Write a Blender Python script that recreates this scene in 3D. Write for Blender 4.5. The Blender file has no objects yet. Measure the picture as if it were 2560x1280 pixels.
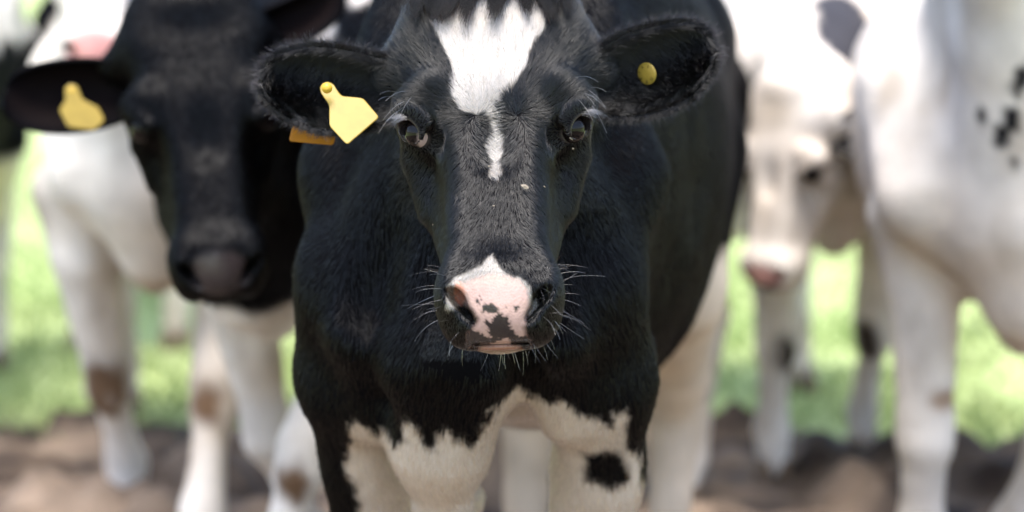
import bpy, math, time
import numpy as np
from mathutils import Matrix, Vector

T0 = time.time()
sc = bpy.context.scene
C = sc.collection
R = math.radians

# ------------------------------------------------------------------ camera
FOC = 6044.0                       # focal length in pixels of the 2560 wide photograph
PITCH = R(7.87)
cam_d = bpy.data.cameras.new('camera')
cam = bpy.data.objects.new('camera', cam_d)
C.objects.link(cam)
cam.location = (0, 0, 1.4)
cam.rotation_euler = (math.pi / 2 - PITCH, 0, 0)
cam_d.lens = 85.0
cam_d.sensor_width = 36.0
cam_d.clip_start = 0.05
cam_d.clip_end = 2000
cam_d.dof.use_dof = True
cam_d.dof.focus_distance = 2.93
cam_d.dof.aperture_fstop = 2.1
cam_d.dof.aperture_blades = 0
sc.camera = cam

# ------------------------------------------------------------------ sky, sun, exposure
SUN_EL, SUN_AZ = R(75), R(192)     # azimuth measured clockwise from +Y (the viewing direction)
world = bpy.data.worlds.new('World')
sc.world = world
world.use_nodes = True
wn = world.node_tree
for n in list(wn.nodes):
    wn.nodes.remove(n)
sky = wn.nodes.new('ShaderNodeTexSky')
sky.sky_type = 'NISHITA'
sky.sun_disc = False
sky.sun_elevation = SUN_EL
sky.sun_rotation = SUN_AZ
sky.air_density = 1.0
sky.dust_density = 2.6
sky.ozone_density = 0.6
bg = wn.nodes.new('ShaderNodeBackground')
bg.inputs['Strength'].default_value = 0.13
wo = wn.nodes.new('ShaderNodeOutputWorld')
wn.links.new(sky.outputs[0], bg.inputs['Color'])
wn.links.new(bg.outputs[0], wo.inputs['Surface'])

sun_d = bpy.data.lights.new('sun', 'SUN')
sun_d.energy = 1.5
sun_d.angle = R(25)
sun_d.color = (1.0, 0.955, 0.90)
sun = bpy.data.objects.new('sun', sun_d)
C.objects.link(sun)
sdir = Vector((math.sin(SUN_AZ) * math.cos(SUN_EL), math.cos(SUN_AZ) * math.cos(SUN_EL), math.sin(SUN_EL)))
sun.rotation_euler = sdir.to_track_quat('Z', 'Y').to_euler()
sun.location = (0, 0, 6)

sc.view_settings.view_transform = 'Standard'
sc.view_settings.look = 'None'
sc.view_settings.gamma = 1.0
sc.view_settings.use_curve_mapping = False
sc.view_settings.exposure = 1.8
sc.cycles.use_denoising = True
sc.cycles.max_bounces = 10
sc.cycles.diffuse_bounces = 4
sc.cycles.transparent_max_bounces = 8

# ------------------------------------------------------------------ measuring helpers
_cp, _sp = math.cos(PITCH), math.sin(PITCH)
FWD = np.array([0, _cp, -_sp]); UP = np.array([0, _sp, _cp]); RIGHT = np.array([1.0, 0, 0])
CAM = np.array([0, 0, 1.4])

def at(px, py, D):
    """a point at distance D measured in the photograph at (px, py)"""
    return CAM + D * (RIGHT * (px - 1280) / FOC + UP * (640 - py) / FOC + FWD)

def rotx(a): c, s = math.cos(a), math.sin(a); return np.array([[1, 0, 0], [0, c, -s], [0, s, c]])
def roty(a): c, s = math.cos(a), math.sin(a); return np.array([[c, 0, s], [0, 1, 0], [-s, 0, c]])
def rotz(a): c, s = math.cos(a), math.sin(a); return np.array([[c, -s, 0], [s, c, 0], [0, 0, 1]])

# ------------------------------------------------------------------ noise
def _hash(i, j, k, seed):
    n = (i * 73856093) ^ (j * 19349663) ^ (k * 83492791) ^ (seed * 2654435761)
    n = n & 0x7fffffff
    n = ((n >> 13) ^ n) * 1274126177 & 0x7fffffff
    n = ((n >> 15) ^ n) * 668265263 & 0x7fffffff
    return (n & 0xffff) / 32767.5 - 1.0

def vnoise(p, f, seed=0):
    q = np.asarray(p, dtype=np.float64) * f + 1000.0
    i = np.floor(q).astype(np.int64); t = q - i
    t = t * t * (3 - 2 * t)
    out = 0
    for dx in (0, 1):
        wx = t[..., 0] if dx else 1 - t[..., 0]
        for dy in (0, 1):
            wy = t[..., 1] if dy else 1 - t[..., 1]
            for dz in (0, 1):
                wz = t[..., 2] if dz else 1 - t[..., 2]
                out = out + wx * wy * wz * _hash(i[..., 0] + dx, i[..., 1] + dy, i[..., 2] + dz, seed)
    return out

def fbm(p, f, seed=0, o=3):
    return sum(vnoise(p, f * 2 ** k, seed + k) * 0.5 ** k for k in range(o))

# ------------------------------------------------------------------ implicit modelling
def smin(a, b, k):
    h = np.clip(0.5 + 0.5 * (b - a) / k, 0, 1)
    return b * (1 - h) + a * h - k * h * (1 - h)
def smax(a, b, k): return -smin(-a, -b, k)

def cone(p, a, b, ra, rb):
    a = np.asarray(a, float); ab = np.asarray(b, float) - a
    pa = p - a
    t = np.clip((pa @ ab) / (ab @ ab), 0, 1)
    return np.linalg.norm(pa - t[..., None] * ab, axis=-1) - (ra + (rb - ra) * t)

def chain(p, pts, rs, k=0.02):
    d = None
    for i in range(len(pts) - 1):
        c = cone(p, pts[i], pts[i + 1], rs[i], rs[i + 1])
        d = c if d is None else smin(d, c, k)
    return d

def ell(p, c, r, rot=None):
    q = p - np.asarray(c, float)
    if rot is not None:
        q = q @ rot
    r = np.asarray(r, float)
    k0 = np.linalg.norm(q / r, axis=-1); k1 = np.linalg.norm(q / r ** 2, axis=-1) + 1e-9
    return k0 * (k0 - 1) / k1

def spline(xs, ys):
    """smooth monotone-ish table of ys over increasing xs"""
    xs = np.asarray(xs, float); ys = np.asarray(ys, float)
    m = np.gradient(ys, xs)
    def f(x):
        x = np.clip(x, xs[0], xs[-1])
        i = np.clip(np.searchsorted(xs, x) - 1, 0, len(xs) - 2)
        h = xs[i + 1] - xs[i]; t = (x - xs[i]) / h
        return ((1 + 2 * t) * (1 - t) ** 2 * ys[i] + t * (1 - t) ** 2 * h * m[i]
                + t * t * (3 - 2 * t) * ys[i + 1] + t * t * (t - 1) * h * m[i + 1])
    return f

def mesh_implicit(fn, lo, hi, h, coarse=4, band=2.2):
    """surface nets on a grid that is only refined near the surface"""
    lo = np.asarray(lo, float); hi = np.asarray(hi, float)
    n = np.ceil((hi - lo) / h).astype(int) + 1
    nc = -(-n // coarse) + 1
    g = [lo[i] + np.arange(nc[i]) * h * coarse for i in range(3)]
    P = np.stack(np.meshgrid(*g, indexing='ij'), -1)
    Fc = fn(P.reshape(-1, 3)).reshape(nc)
    idx = [np.clip((np.arange(n[i]) + coarse // 2) // coarse, 0, nc[i] - 1) for i in range(3)]
    F = Fc[np.ix_(*idx)].astype(np.float32)
    I = np.argwhere(np.abs(F) < band * h * coarse)
    for s in range(0, len(I), 400000):
        J = I[s:s + 400000]
        F[J[:, 0], J[:, 1], J[:, 2]] = fn(lo + J * h)
    neg = F < 0
    cn = n - 1
    cnt = np.zeros(cn, np.uint8)
    for dx in (0, 1):
        for dy in (0, 1):
            for dz in (0, 1):
                cnt += neg[dx:dx + cn[0], dy:dy + cn[1], dz:dz + cn[2]]
    cells = np.argwhere((cnt > 0) & (cnt < 8))
    vid = -np.ones(cn, np.int64)
    vid[cells[:, 0], cells[:, 1], cells[:, 2]] = np.arange(len(cells))
    acc = np.zeros((len(cells), 3)); num = np.zeros(len(cells))
    for ax in range(3):
        o1, o2 = [a for a in range(3) if a != ax]
        for u in (0, 1):
            for v in (0, 1):
                a = np.zeros(3, int); a[o1] = u; a[o2] = v
                b = a.copy(); b[ax] = 1
                ca = cells + a; cb = cells + b
                fa = F[ca[:, 0], ca[:, 1], ca[:, 2]]; fb = F[cb[:, 0], cb[:, 1], cb[:, 2]]
                m = (fa < 0) != (fb < 0)
                t = np.where(m, fa / np.where(m, fa - fb, 1), 0)
                q = np.tile(a.astype(float), (len(cells), 1)); q[:, ax] = t
                acc += q * m[:, None]; num += m
    V = lo + (cells + acc / num[:, None]) * h
    faces = []
    for ax in range(3):
        o1, o2 = [(1, 2), (2, 0), (0, 1)][ax]
        A = neg; sl1 = [slice(None)] * 3; sl2 = [slice(None)] * 3
        sl1[ax] = slice(0, -1); sl2[ax] = slice(1, None)
        E = np.argwhere(A[tuple(sl1)] != A[tuple(sl2)])
        E = E[(E[:, o1] > 0) & (E[:, o2] > 0) & (E[:, o1] < cn[o1]) & (E[:, o2] < cn[o2])]
        d1 = np.zeros(3, int); d1[o1] = 1
        d2 = np.zeros(3, int); d2[o2] = 1
        q = [vid[tuple((E - a).T)] for a in (d1 * 0, d1, d1 + d2, d2)]
        Q = np.stack(q, 1)
        inside = neg[E[:, 0], E[:, 1], E[:, 2]]
        Q[~inside] = Q[~inside][:, ::-1]
        faces.append(Q)
    Q = np.concatenate(faces)
    Q = Q[(Q >= 0).all(1)]
    # settle the vertices on the surface
    for _ in range(2):
        e = h * 0.25
        d0 = fn(V)
        G = np.stack([fn(V + np.eye(3)[i] * e) - d0 for i in range(3)], 1) / e
        g2 = np.maximum((G ** 2).sum(1), 0.05)
        st = -(d0 / g2)[:, None] * G
        ln = np.linalg.norm(st, axis=1, keepdims=True)
        V = V + st * np.minimum(1, 0.6 * h / np.maximum(ln, 1e-9)) * 0.8
    return V, Q

def drop_faces(V, Q, keep):
    Q = Q[keep]
    used = np.zeros(len(V), bool); used[Q.ravel()] = True
    remap = np.cumsum(used) - 1
    return V[used], remap[Q]

def vnormals(V, Q):
    n = np.cross(V[Q[:, 2]] - V[Q[:, 0]], V[Q[:, 3]] - V[Q[:, 1]])
    N = np.zeros_like(V)
    for k in range(4):
        np.add.at(N, Q[:, k], n)
    return N / np.maximum(np.linalg.norm(N, axis=1, keepdims=True), 1e-12)

# ------------------------------------------------------------------ objects
def link(name, data, mat=None, parent=None):
    o = bpy.data.objects.new(name, data)
    C.objects.link(o)
    if mat is not None:
        data.materials.append(mat)
    if parent is not None:
        o.parent = parent
    return o

def mesh_obj(name, V, F, mat, parent=None, col=None, skin=None, smooth=True):
    me = bpy.data.meshes.new(name)
    me.from_pydata(np.asarray(V).tolist(), [], np.asarray(F).tolist() if isinstance(F, np.ndarray) else F)
    if smooth:
        me.polygons.foreach_set('use_smooth', np.ones(len(me.polygons), bool))
    if col is not None:
        a = me.color_attributes.new('coat', 'FLOAT_COLOR', 'POINT')
        a.data.foreach_set('color', np.concatenate([col, np.ones((len(col), 1))], 1).astype(np.float32).ravel())
    if skin is not None:
        a = me.attributes.new('skin', 'FLOAT', 'POINT')
        a.data.foreach_set('value', skin.astype(np.float32))
    return link(name, me, mat, parent)

def strands(name, roots, pts, rad, col, mat, parent):
    """pts: (N, K, 3) points of N hairs; rad: (N, K); col: (N, 3)"""
    N, K, _ = pts.shape
    col = np.where(col < 0.05, col * (col / 0.05) ** 3, col)      # dense pigment lets next to no light through a hair
    cu = bpy.data.hair_curves.new(name)
    cu.add_curves([K] * N)
    cu.attributes['position'].data.foreach_set('vector', pts.astype(np.float32).ravel())
    ra = cu.attributes.get('radius') or cu.attributes.new('radius', 'FLOAT', 'POINT')
    ra.data.foreach_set('value', rad.astype(np.float32).ravel())
    ca = cu.attributes.new('coat', 'FLOAT_COLOR', 'CURVE')
    ca.data.foreach_set('color', np.concatenate([col, np.ones((N, 1))], 1).astype(np.float32).ravel())
    return link(name, cu, mat, parent)

def tag(o, label=None, category=None, group=None, kind=None):
    for k, v in (('label', label), ('category', category), ('group', group), ('kind', kind)):
        if v:
            o[k] = v
    return o

# ------------------------------------------------------------------ materials
def new_mat(name):
    m = bpy.data.materials.new(name); m.use_nodes = True
    nt = m.node_tree
    b = nt.nodes['Principled BSDF']
    return m, nt, b

def mat_coat(name, hairy=True, bump=0.15):
    m, nt, b = new_mat(name)
    at_ = nt.nodes.new('ShaderNodeAttribute'); at_.attribute_name = 'coat'
    sk = nt.nodes.new('ShaderNodeAttribute'); sk.attribute_name = 'skin'
    tc = nt.nodes.new('ShaderNodeTexCoord')
    n1 = nt.nodes.new('ShaderNodeTexNoise'); n1.inputs['Scale'].default_value = 9; n1.inputs['Detail'].default_value = 5
    nt.links.new(tc.outputs['Object'], n1.inputs['Vector'])
    ra = nt.nodes.new('ShaderNodeMapRange')
    ra.inputs['From Min'].default_value = 0.3; ra.inputs['From Max'].default_value = 0.7
    ra.inputs['To Min'].default_value = 0.78; ra.inputs['To Max'].default_value = 1.12
    nt.links.new(n1.outputs['Fac'], ra.inputs['Value'])
    mx = nt.nodes.new('ShaderNodeVectorMath'); mx.operation = 'SCALE'
    nt.links.new(at_.outputs['Color'], mx.inputs[0]); nt.links.new(ra.outputs[0], mx.inputs['Scale'])
    nt.links.new(mx.outputs[0], b.inputs['Base Color'])
    rr = nt.nodes.new('ShaderNodeMapRange')
    rr.inputs['To Min'].default_value = 0.55; rr.inputs['To Max'].default_value = 0.27
    nt.links.new(sk.outputs['Fac'], rr.inputs['Value'])
    nt.links.new(rr.outputs[0], b.inputs['Roughness'])
    sl = nt.nodes.new('ShaderNodeMapRange')
    sl.inputs['To Min'].default_value = 0.02; sl.inputs['To Max'].default_value = 0.45
    nt.links.new(sk.outputs['Fac'], sl.inputs['Value'])
    nt.links.new(sl.outputs[0], b.inputs['Specular IOR Level'])
    # combed, streaky fine relief
    mp = nt.nodes.new('ShaderNodeMapping'); mp.inputs['Scale'].default_value = (1, 1, 0.22)
    nt.links.new(tc.outputs['Object'], mp.inputs['Vector'])
    n2 = nt.nodes.new('ShaderNodeTexNoise'); n2.inputs['Scale'].default_value = 190; n2.inputs['Detail'].default_value = 3
    nt.links.new(mp.outputs[0], n2.inputs['Vector'])
    bp = nt.nodes.new('ShaderNodeBump'); bp.inputs['Strength'].default_value = bump; bp.inputs['Distance'].default_value = 0.01
    nt.links.new(n2.outputs['Fac'], bp.inputs['Height'])
    vo = nt.nodes.new('ShaderNodeTexVoronoi'); vo.inputs['Scale'].default_value = 340
    nt.links.new(tc.outputs['Object'], vo.inputs['Vector'])
    b2 = nt.nodes.new('ShaderNodeBump'); b2.inputs['Distance'].default_value = 0.0012
    sm = nt.nodes.new('ShaderNodeMath'); sm.operation = 'MULTIPLY'; sm.inputs[1].default_value = 0.30
    nt.links.new(sk.outputs['Fac'], sm.inputs[0]); nt.links.new(sm.outputs[0], b2.inputs['Strength'])
    nt.links.new(vo.outputs['Distance'], b2.inputs['Height'])
    nt.links.new(bp.outputs[0], b2.inputs['Normal'])
    nt.links.new(b2.outputs[0], b.inputs['Normal'])
    return m

def mat_hair(name, ior=1.60, rough=0.20):
    m = bpy.data.materials.new(name); m.use_nodes = True
    nt = m.node_tree
    for n in list(nt.nodes):
        nt.nodes.remove(n)
    at_ = nt.nodes.new('ShaderNodeAttribute'); at_.attribute_name = 'coat'
    h = nt.nodes.new('ShaderNodeBsdfHairPrincipled')
    h.model = 'CHIANG'; h.parametrization = 'COLOR'
    h.inputs['Roughness'].default_value = rough
    h.inputs['IOR'].default_value = ior
    h.inputs['Radial Roughness'].default_value = 0.45
    h.inputs['Coat'].default_value = 0.0
    h.inputs['Random Roughness'].default_value = 0.3
    o = nt.nodes.new('ShaderNodeOutputMaterial')
    nt.links.new(at_.outputs['Color'], h.inputs['Color'])
    nt.links.new(h.outputs[0], o.inputs['Surface'])
    return m

def mat_plain(name, col, rough=0.5, spec=0.5, noise=0.0, scale=30, trans=0.0):
    m, nt, b = new_mat(name)
    b.inputs['Base Color'].default_value = (*col, 1)
    b.inputs['Roughness'].default_value = rough
    b.inputs['Specular IOR Level'].default_value = spec
    if noise:
        tc = nt.nodes.new('ShaderNodeTexCoord')
        n1 = nt.nodes.new('ShaderNodeTexNoise'); n1.inputs['Scale'].default_value = scale; n1.inputs['Detail'].default_value = 6
        nt.links.new(tc.outputs['Object'], n1.inputs['Vector'])
        cr = nt.nodes.new('ShaderNodeValToRGB')
        cr.color_ramp.elements[0].position = 0.3; cr.color_ramp.elements[1].position = 0.7
        cr.color_ramp.elements[0].color = (*[c * (1 - noise) for c in col], 1)
        cr.color_ramp.elements[1].color = (*[min(1, c * (1 + noise * 0.6)) for c in col], 1)
        nt.links.new(n1.outputs['Fac'], cr.inputs['Fac'])
        nt.links.new(cr.outputs['Color'], b.inputs['Base Color'])
    if trans:
        tr = nt.nodes.new('ShaderNodeBsdfTranslucent'); tr.inputs['Color'].default_value = (*col, 1)
        ms = nt.nodes.new('ShaderNodeMixShader'); ms.inputs[0].default_value = trans
        out = nt.nodes['Material Output']
        nt.links.new(b.outputs[0], ms.inputs[1]); nt.links.new(tr.outputs[0], ms.inputs[2])
        nt.links.new(ms.outputs[0], out.inputs['Surface'])
    return m

M_COAT = mat_coat('coat')
M_HAIR = mat_hair('hair')
M_BODYHAIR = mat_hair('body_hair', 1.38, 0.18)
M_LONGHAIR = mat_hair('forelock_hair', 1.20, 0.30)
M_HOOF = mat_plain('hoof_horn', (0.16, 0.11, 0.07), 0.55, 0.4, 0.4, 40)
M_TAG = mat_plain('yellow_tag_plastic', (0.41, 0.285, 0.045), 0.42, 0.5, 0.12, 60, trans=0.12)
M_TAG2 = mat_plain('orange_tag_plastic', (0.62, 0.27, 0.01), 0.45, 0.5, 0.10, 60, trans=0.35)
M_STUD = mat_plain('tag_stud_plastic', (0.60, 0.38, 0.03), 0.4, 0.5, 0.1, 80)
M_FLECK = mat_plain('dry_chaff', (0.26, 0.22, 0.17), 0.8, 0.2, 0.3, 400)
M_INK = mat_plain('tag_ink', (0.02, 0.02, 0.015), 0.6, 0.3)
m, nt, b = new_mat('eyeball')
a_ = nt.nodes.new('ShaderNodeAttribute'); a_.attribute_name = 'coat'
nt.links.new(a_.outputs['Color'], b.inputs['Base Color'])
b.inputs['Roughness'].default_value = 0.10
b.inputs['Specular IOR Level'].default_value = 0.25
M_EYE = m

BLACK = np.array([0.0036, 0.0034, 0.0042])
WHITE = np.array([0.76, 0.70, 0.63])
PINK = np.array([0.53, 0.355, 0.31])
BROWN = np.array([0.16, 0.095, 0.055])

def poly_sd(x, y, P):
    """signed distance to a closed polygon, negative inside"""
    P = np.asarray(P, float)
    d = np.full(x.shape, 1e9); inside = np.zeros(x.shape, bool)
    for i in range(len(P)):
        x1, y1 = P[i]; x2, y2 = P[(i + 1) % len(P)]
        ex, ey = x2 - x1, y2 - y1
        t = np.clip(((x - x1) * ex + (y - y1) * ey) / (ex * ex + ey * ey + 1e-12), 0, 1)
        d = np.minimum(d, (x - x1 - t * ex) ** 2 + (y - y1 - t * ey) ** 2)
        c = ((y1 > y) != (y2 > y)) & (x < (x2 - x1) * (y - y1) / (y2 - y1 + 1e-12) + x1)
        inside ^= c
    d = np.sqrt(d)
    return np.where(inside, -d, d)

def mixc(col, c, w):
    w = np.clip(w, 0, 1)[:, None]
    return col * (1 - w) + np.asarray(c) * w

def soft(d, w):               # 1 inside, 0 outside, blending over w
    return np.clip(0.5 - d / w, 0, 1)

# ------------------------------------------------------------------ the head, in its own frame
# x across the face, y away from the viewer it looks at, z up; origin between the eyes
zf = spline([-0.20, -0.15, -0.10, -0.05, 0.0, 0.04, 0.09, 0.14, 0.18, 0.22],
            [-0.152, -0.137, -0.112, -0.087, -0.063, -0.044, -0.016, 0.014, 0.050, 0.11])
zw = spline([-0.20, -0.15, -0.10, -0.05, 0.0, 0.04, 0.09, 0.14, 0.18, 0.22],
            [0.062, 0.062, 0.063, 0.068, 0.084, 0.101, 0.108, 0.106, 0.096, 0.072])
zd = spline([-0.20, -0.15, -0.10, -0.05, 0.0, 0.04, 0.09, 0.14, 0.18, 0.22],
            [0.055, 0.066, 0.075, 0.085, 0.095, 0.10, 0.10, 0.10, 0.085, 0.06])
jw = spline([-0.24, -0.19, -0.14, -0.09, -0.05, 0.0, 0.05, 0.09],
            [0.046, 0.060, 0.078, 0.091, 0.097, 0.098, 0.095, 0.085])
jc = spline([-0.24, -0.19, -0.14, -0.09, -0.05, 0.0, 0.05, 0.09],
            [-0.068, -0.038, 0.010, 0.050, 0.072, 0.078, 0.082, 0.085])
jd = spline([-0.24, -0.19, -0.14, -0.09, -0.05, 0.0, 0.05, 0.09],
            [0.05, 0.062, 0.085, 0.100, 0.108, 0.105, 0.095, 0.08])
EYE_DIR = np.array([0.68, -0.73, 0.05]); EYE_DIR /= np.linalg.norm(EYE_DIR)
EYE_P = np.array([0.1035, -0.0375, -0.004])
EYE_R = 0.0195
EYE_C = EYE_P - EYE_DIR * (EYE_R - 0.0030)
_ex = np.cross(EYE_DIR, [0, 0, 1.0]); _ex /= np.linalg.norm(_ex)      # towards the nose / back of head
_ey = np.cross(_ex, EYE_DIR)
EYE_TILT = R(-28)
EX = math.cos(EYE_TILT) * _ex + math.sin(EYE_TILT) * _ey
EY = -math.sin(EYE_TILT) * _ex + math.cos(EYE_TILT) * _ey

def head_sdf(p, fine=True):
    x = np.abs(p[:, 0]); y = p[:, 1]; z = p[:, 2]
    q = np.stack([x, y, z], 1)
    # skull and bridge of the nose
    w_, d_, f_ = zw(z), zd(z), zf(z)
    n = 3.3
    s = ((x / w_) ** n + (np.abs(y - f_ - d_) / d_) ** n) ** (1 / n) - 1
    s = s * np.minimum(w_, d_)
    s = smax(s, z - 0.205, 0.06); s = smax(s, -0.20 - z, 0.03)
    # cheeks and jaw
    w2, d2, c2 = jw(z), jd(z), jc(z)
    n = 2.05
    t = ((x / w2) ** n + (np.abs(y - c2) / d2) ** n) ** (1 / n) - 1
    t = t * np.minimum(w2, d2)
    t = smax(t, z - 0.08, 0.05); t = smax(t, -0.235 - z, 0.03)
    d = smin(s, t, 0.030)
    # eye sockets, brow, cheek bone
    d = smin(d, ell(q, (0.086, -0.002, 0.010), (0.035, 0.044, 0.046)), 0.022)
    d = smin(d, cone(q, (0.082, -0.024, 0.046), (0.110, -0.012, 0.029), 0.008, 0.009), 0.034)
    d = smin(d, cone(q, (0.102, 0.0, -0.040), (0.086, 0.010, -0.10), 0.013, 0.010), 0.030)
    # hollow between eye and bridge, temple hollow
    d = smax(d, -ell(q, (0.086, -0.096, -0.022), (0.015, 0.030, 0.046)), 0.032)
    d = smax(d, -ell(q, (0.0, -0.080, 0.012), (0.020, 0.022, 0.055)), 0.03)
    # poll and ear roots
    d = smin(d, ell(q, (0.0, 0.085, 0.165), (0.088, 0.065, 0.05)), 0.03)
    d = smin(d, cone(q, (0.078, 0.072, 0.105), (0.128, 0.086, 0.078), 0.042, 0.026), 0.045)
    # muzzle: body, lips, nose plate, wings of the nostrils, chin
    mz = ell(q, (0.0, -0.100, -0.208), (0.070, 0.058, 0.056))
    mz = smin(mz, ell(q, (0.038, -0.104, -0.228), (0.034, 0.050, 0.042)), 0.02)
    mz = smin(mz, ell(q, (0.0, -0.120, -0.218), (0.048, 0.050, 0.050)), 0.015)
    mz = smin(mz, ell(q, (0.054, -0.122, -0.203), (0.019, 0.040, 0.030)), 0.014)
    mz = smin(mz, cone(q, (0.0, -0.142, -0.180), (0.040, -0.132, -0.180), 0.019, 0.014), 0.02)
    mz = smin(mz, ell(q, (0.0, -0.092, -0.256), (0.034, 0.046, 0.020)), 0.010)
    d = smin(d, mz, 0.028)
    if fine:
        # nostrils: slanting slits that run in behind the wings
        dn = np.array([0.030, 0.0, 0.040]); dn /= np.linalg.norm(dn)
        NB = np.stack([dn, [0, 1, 0], np.cross(dn, [0, 1, 0])], 1)
        no = ell(q, (0.0450, -0.158, -0.2165), (0.0255, 0.030, 0.0062), NB)
        no = smin(no, ell(q, (0.0500, -0.146, -0.2060), (0.0140, 0.034, 0.0085), NB), 0.008)
        d = smax(d, -no, 0.006)
        # mouth line and the cleft of the upper lip
        mo = np.maximum(np.abs(z + 0.2635) - 0.0016, -(0.0))
        mo = np.maximum(mo, x - 0.034); mo = np.maximum(mo, y + 0.095)
        d = smax(d, -mo, 0.005)
        d = smax(d, -cone(q, (0, -0.178, -0.236), (0, -0.164, -0.262), 0.003, 0.004), 0.010)
        # eyelids and the opening of the eye
        v = q - EYE_P
        a, b_, c_ = v @ EX, v @ EY, v @ EYE_DIR
        r = np.sqrt((a / 0.0190) ** 2 + (b_ / 0.0132) ** 2)
        ring = np.sqrt(((r - 1) * 0.0150) ** 2 + (c_ - 0.0015) ** 2) - np.where(b_ > 0, 0.0042, 0.0024)
        d = smin(d, ring, 0.007)
        up = ell(np.stack([a, b_, c_], 1), (0.0, 0.020, -0.002), (0.025, 0.009, 0.007))
        d = smin(d, up, 0.014)
        op = np.maximum((r - 1) * 0.0135, -(c_ + 0.012))
        d = smax(d, -op, 0.003)
    return d

# ------------------------------------------------------------------ the body, in its own frame (facing -y, ground z = 0)
def body_builder(sp):
    Y, top, bot, hw = [np.array(v, float) for v in zip(*sp['trunk'])]
    ft, fb, fw = spline(Y, top), spline(Y, bot), spline(Y, hw)
    y0, y1 = Y[0], Y[-1]
    def f(p):
        x, y, z = p[:, 0], p[:, 1], p[:, 2]
        t_, b_, w_ = ft(y), fb(y), fw(y)
        hh = (t_ - b_) / 2; cz = (t_ + b_) / 2
        n = 2.25
        low = np.clip((cz - z) / hh, 0, 1)
        d = ((np.abs(x) / (w_ * (1 - 0.10 * low ** 2))) ** n + (np.abs(z - cz) / hh) ** n) ** (1 / n) - 1
        d = d * np.minimum(w_, hh)
        d = smax(d, y0 - y, 0.12); d = smax(d, y - y1, 0.16)
        for pts, rs in sp['masses']:
            d = smin(d, chain(p, pts, rs, 0.05), sp.get('mk', 0.07))
        for pts, rs in sp['limbs']:
            d = smin(d, chain(p, pts, rs, 0.018), 0.035)
        for pts, rs, k in sp.get('folds', []):
            d = smin(d, chain(p, pts, rs, 0.03), k)
        for pts, rs, k in sp.get('cuts', []):
            d = smax(d, -chain(p, pts, rs, 0.03), k)
        return d + sp.get('lump', 0.008) * vnoise(p, 7.0, 5) + 0.0025 * vnoise(p, 19.0, 9)
    return f

def limb_front(x, y, kx=0.0, ky=0.0, foot=(0, 0), up=0.0, th=1.0):
    """forearm to hoof: (x, y) the elbow; the foot may be set forward, back or lifted"""
    fx, fy = foot
    return ([(x, y + 0.03, 0.80), (x * 0.97, y + 0.02, 0.66), (x * 0.92 + fx * 0.45, y - 0.02 + fy * 0.5, 0.40 + up * 0.5),
             (x * 0.92 + fx * 0.5, y - 0.025 + fy * 0.55, 0.345 + up * 0.6),
             (x * 0.92 + fx * 0.7, y - 0.01 + fy * 0.75, 0.26 + up * 0.8), (x * 0.92 + fx * 0.95, y + 0.0 + fy * 0.95, 0.14 + up),
             (x * 0.92 + fx, y - 0.03 + fy, 0.06 + up)],
            [0.095 * th, 0.066 * th, 0.049 * th, 0.049 * th, 0.036 * th, 0.044 * th, 0.040 * th])

def limb_hind(x, y, foot=(0, 0), th=1.0, st=1.0):
    fx, fy = foot
    return ([(x, y - 0.02, 0.98), (x * 1.06, y - 0.17, 0.76), (x * 0.98 + fx * 0.4, y + 0.06 + fy * 0.5, 0.56),
             (x * 0.95 + fx * 0.6, y + 0.13 + fy * 0.6, 0.47), (x * 0.93 + fx * 0.8, y + 0.10 + fy * 0.8, 0.30), (x * 0.92 + fx, y + 0.07 + fy, 0.13),
             (x * 0.92 + fx, y + 0.03 + fy, 0.06)],
            [0.17 * st, 0.125 * st, 0.066 * th, 0.056 * th, 0.040 * th, 0.046 * th, 0.041 * th])

TRUNK = [(-0.06, 1.02, 0.70, 0.12), (0.06, 1.22, 0.66, 0.20), (0.20, 1.32, 0.625, 0.235), (0.42, 1.34, 0.60, 0.265),
         (0.72, 1.33, 0.585, 0.315), (1.00, 1.34, 0.60, 0.325), (1.20, 1.36, 0.68, 0.295), (1.40, 1.35, 0.84, 0.25), (1.56, 1.24, 0.95, 0.16)]

def hoof_mesh():
    """two claws with a cleft, toe towards -y, ground at z = 0"""
    V, F = [], []
    for s in (-1, 1):
        o = len(V)
        rings = [(0.0, 0.026, 0.052, -0.006), (0.02, 0.026, 0.049, -0.002), (0.045, 0.023, 0.041, 0.008), (0.075, 0.020, 0.034, 0.016)]
        for z, rx, ry, cy in rings:
            for k in range(10):
                a = 2 * math.pi * k / 10
                xx = math.cos(a); yy = math.sin(a)
                ty = ry * yy * (1.15 if yy < 0 else 0.85)
                V.append((s * 0.0265 + rx * xx * (1 - 0.25 * max(0, -yy)), cy + ty, z))
        for r in range(3):
            for k in range(10):
                F.append((o + r * 10 + k, o + r * 10 + (k + 1) % 10, o + (r + 1) * 10 + (k + 1) % 10, o + (r + 1) * 10 + k))
        F.append(tuple(o + k for k in range(9, -1, -1)))
        F.append(tuple(o + 30 + k for k in range(10)))
    me = bpy.data.meshes.new('hoof')
    me.from_pydata(V, [], F)
    me.polygons.foreach_set('use_smooth', np.ones(len(me.polygons), bool))
    me.materials.append(M_HOOF)
    return me
HOOF = hoof_mesh()

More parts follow.
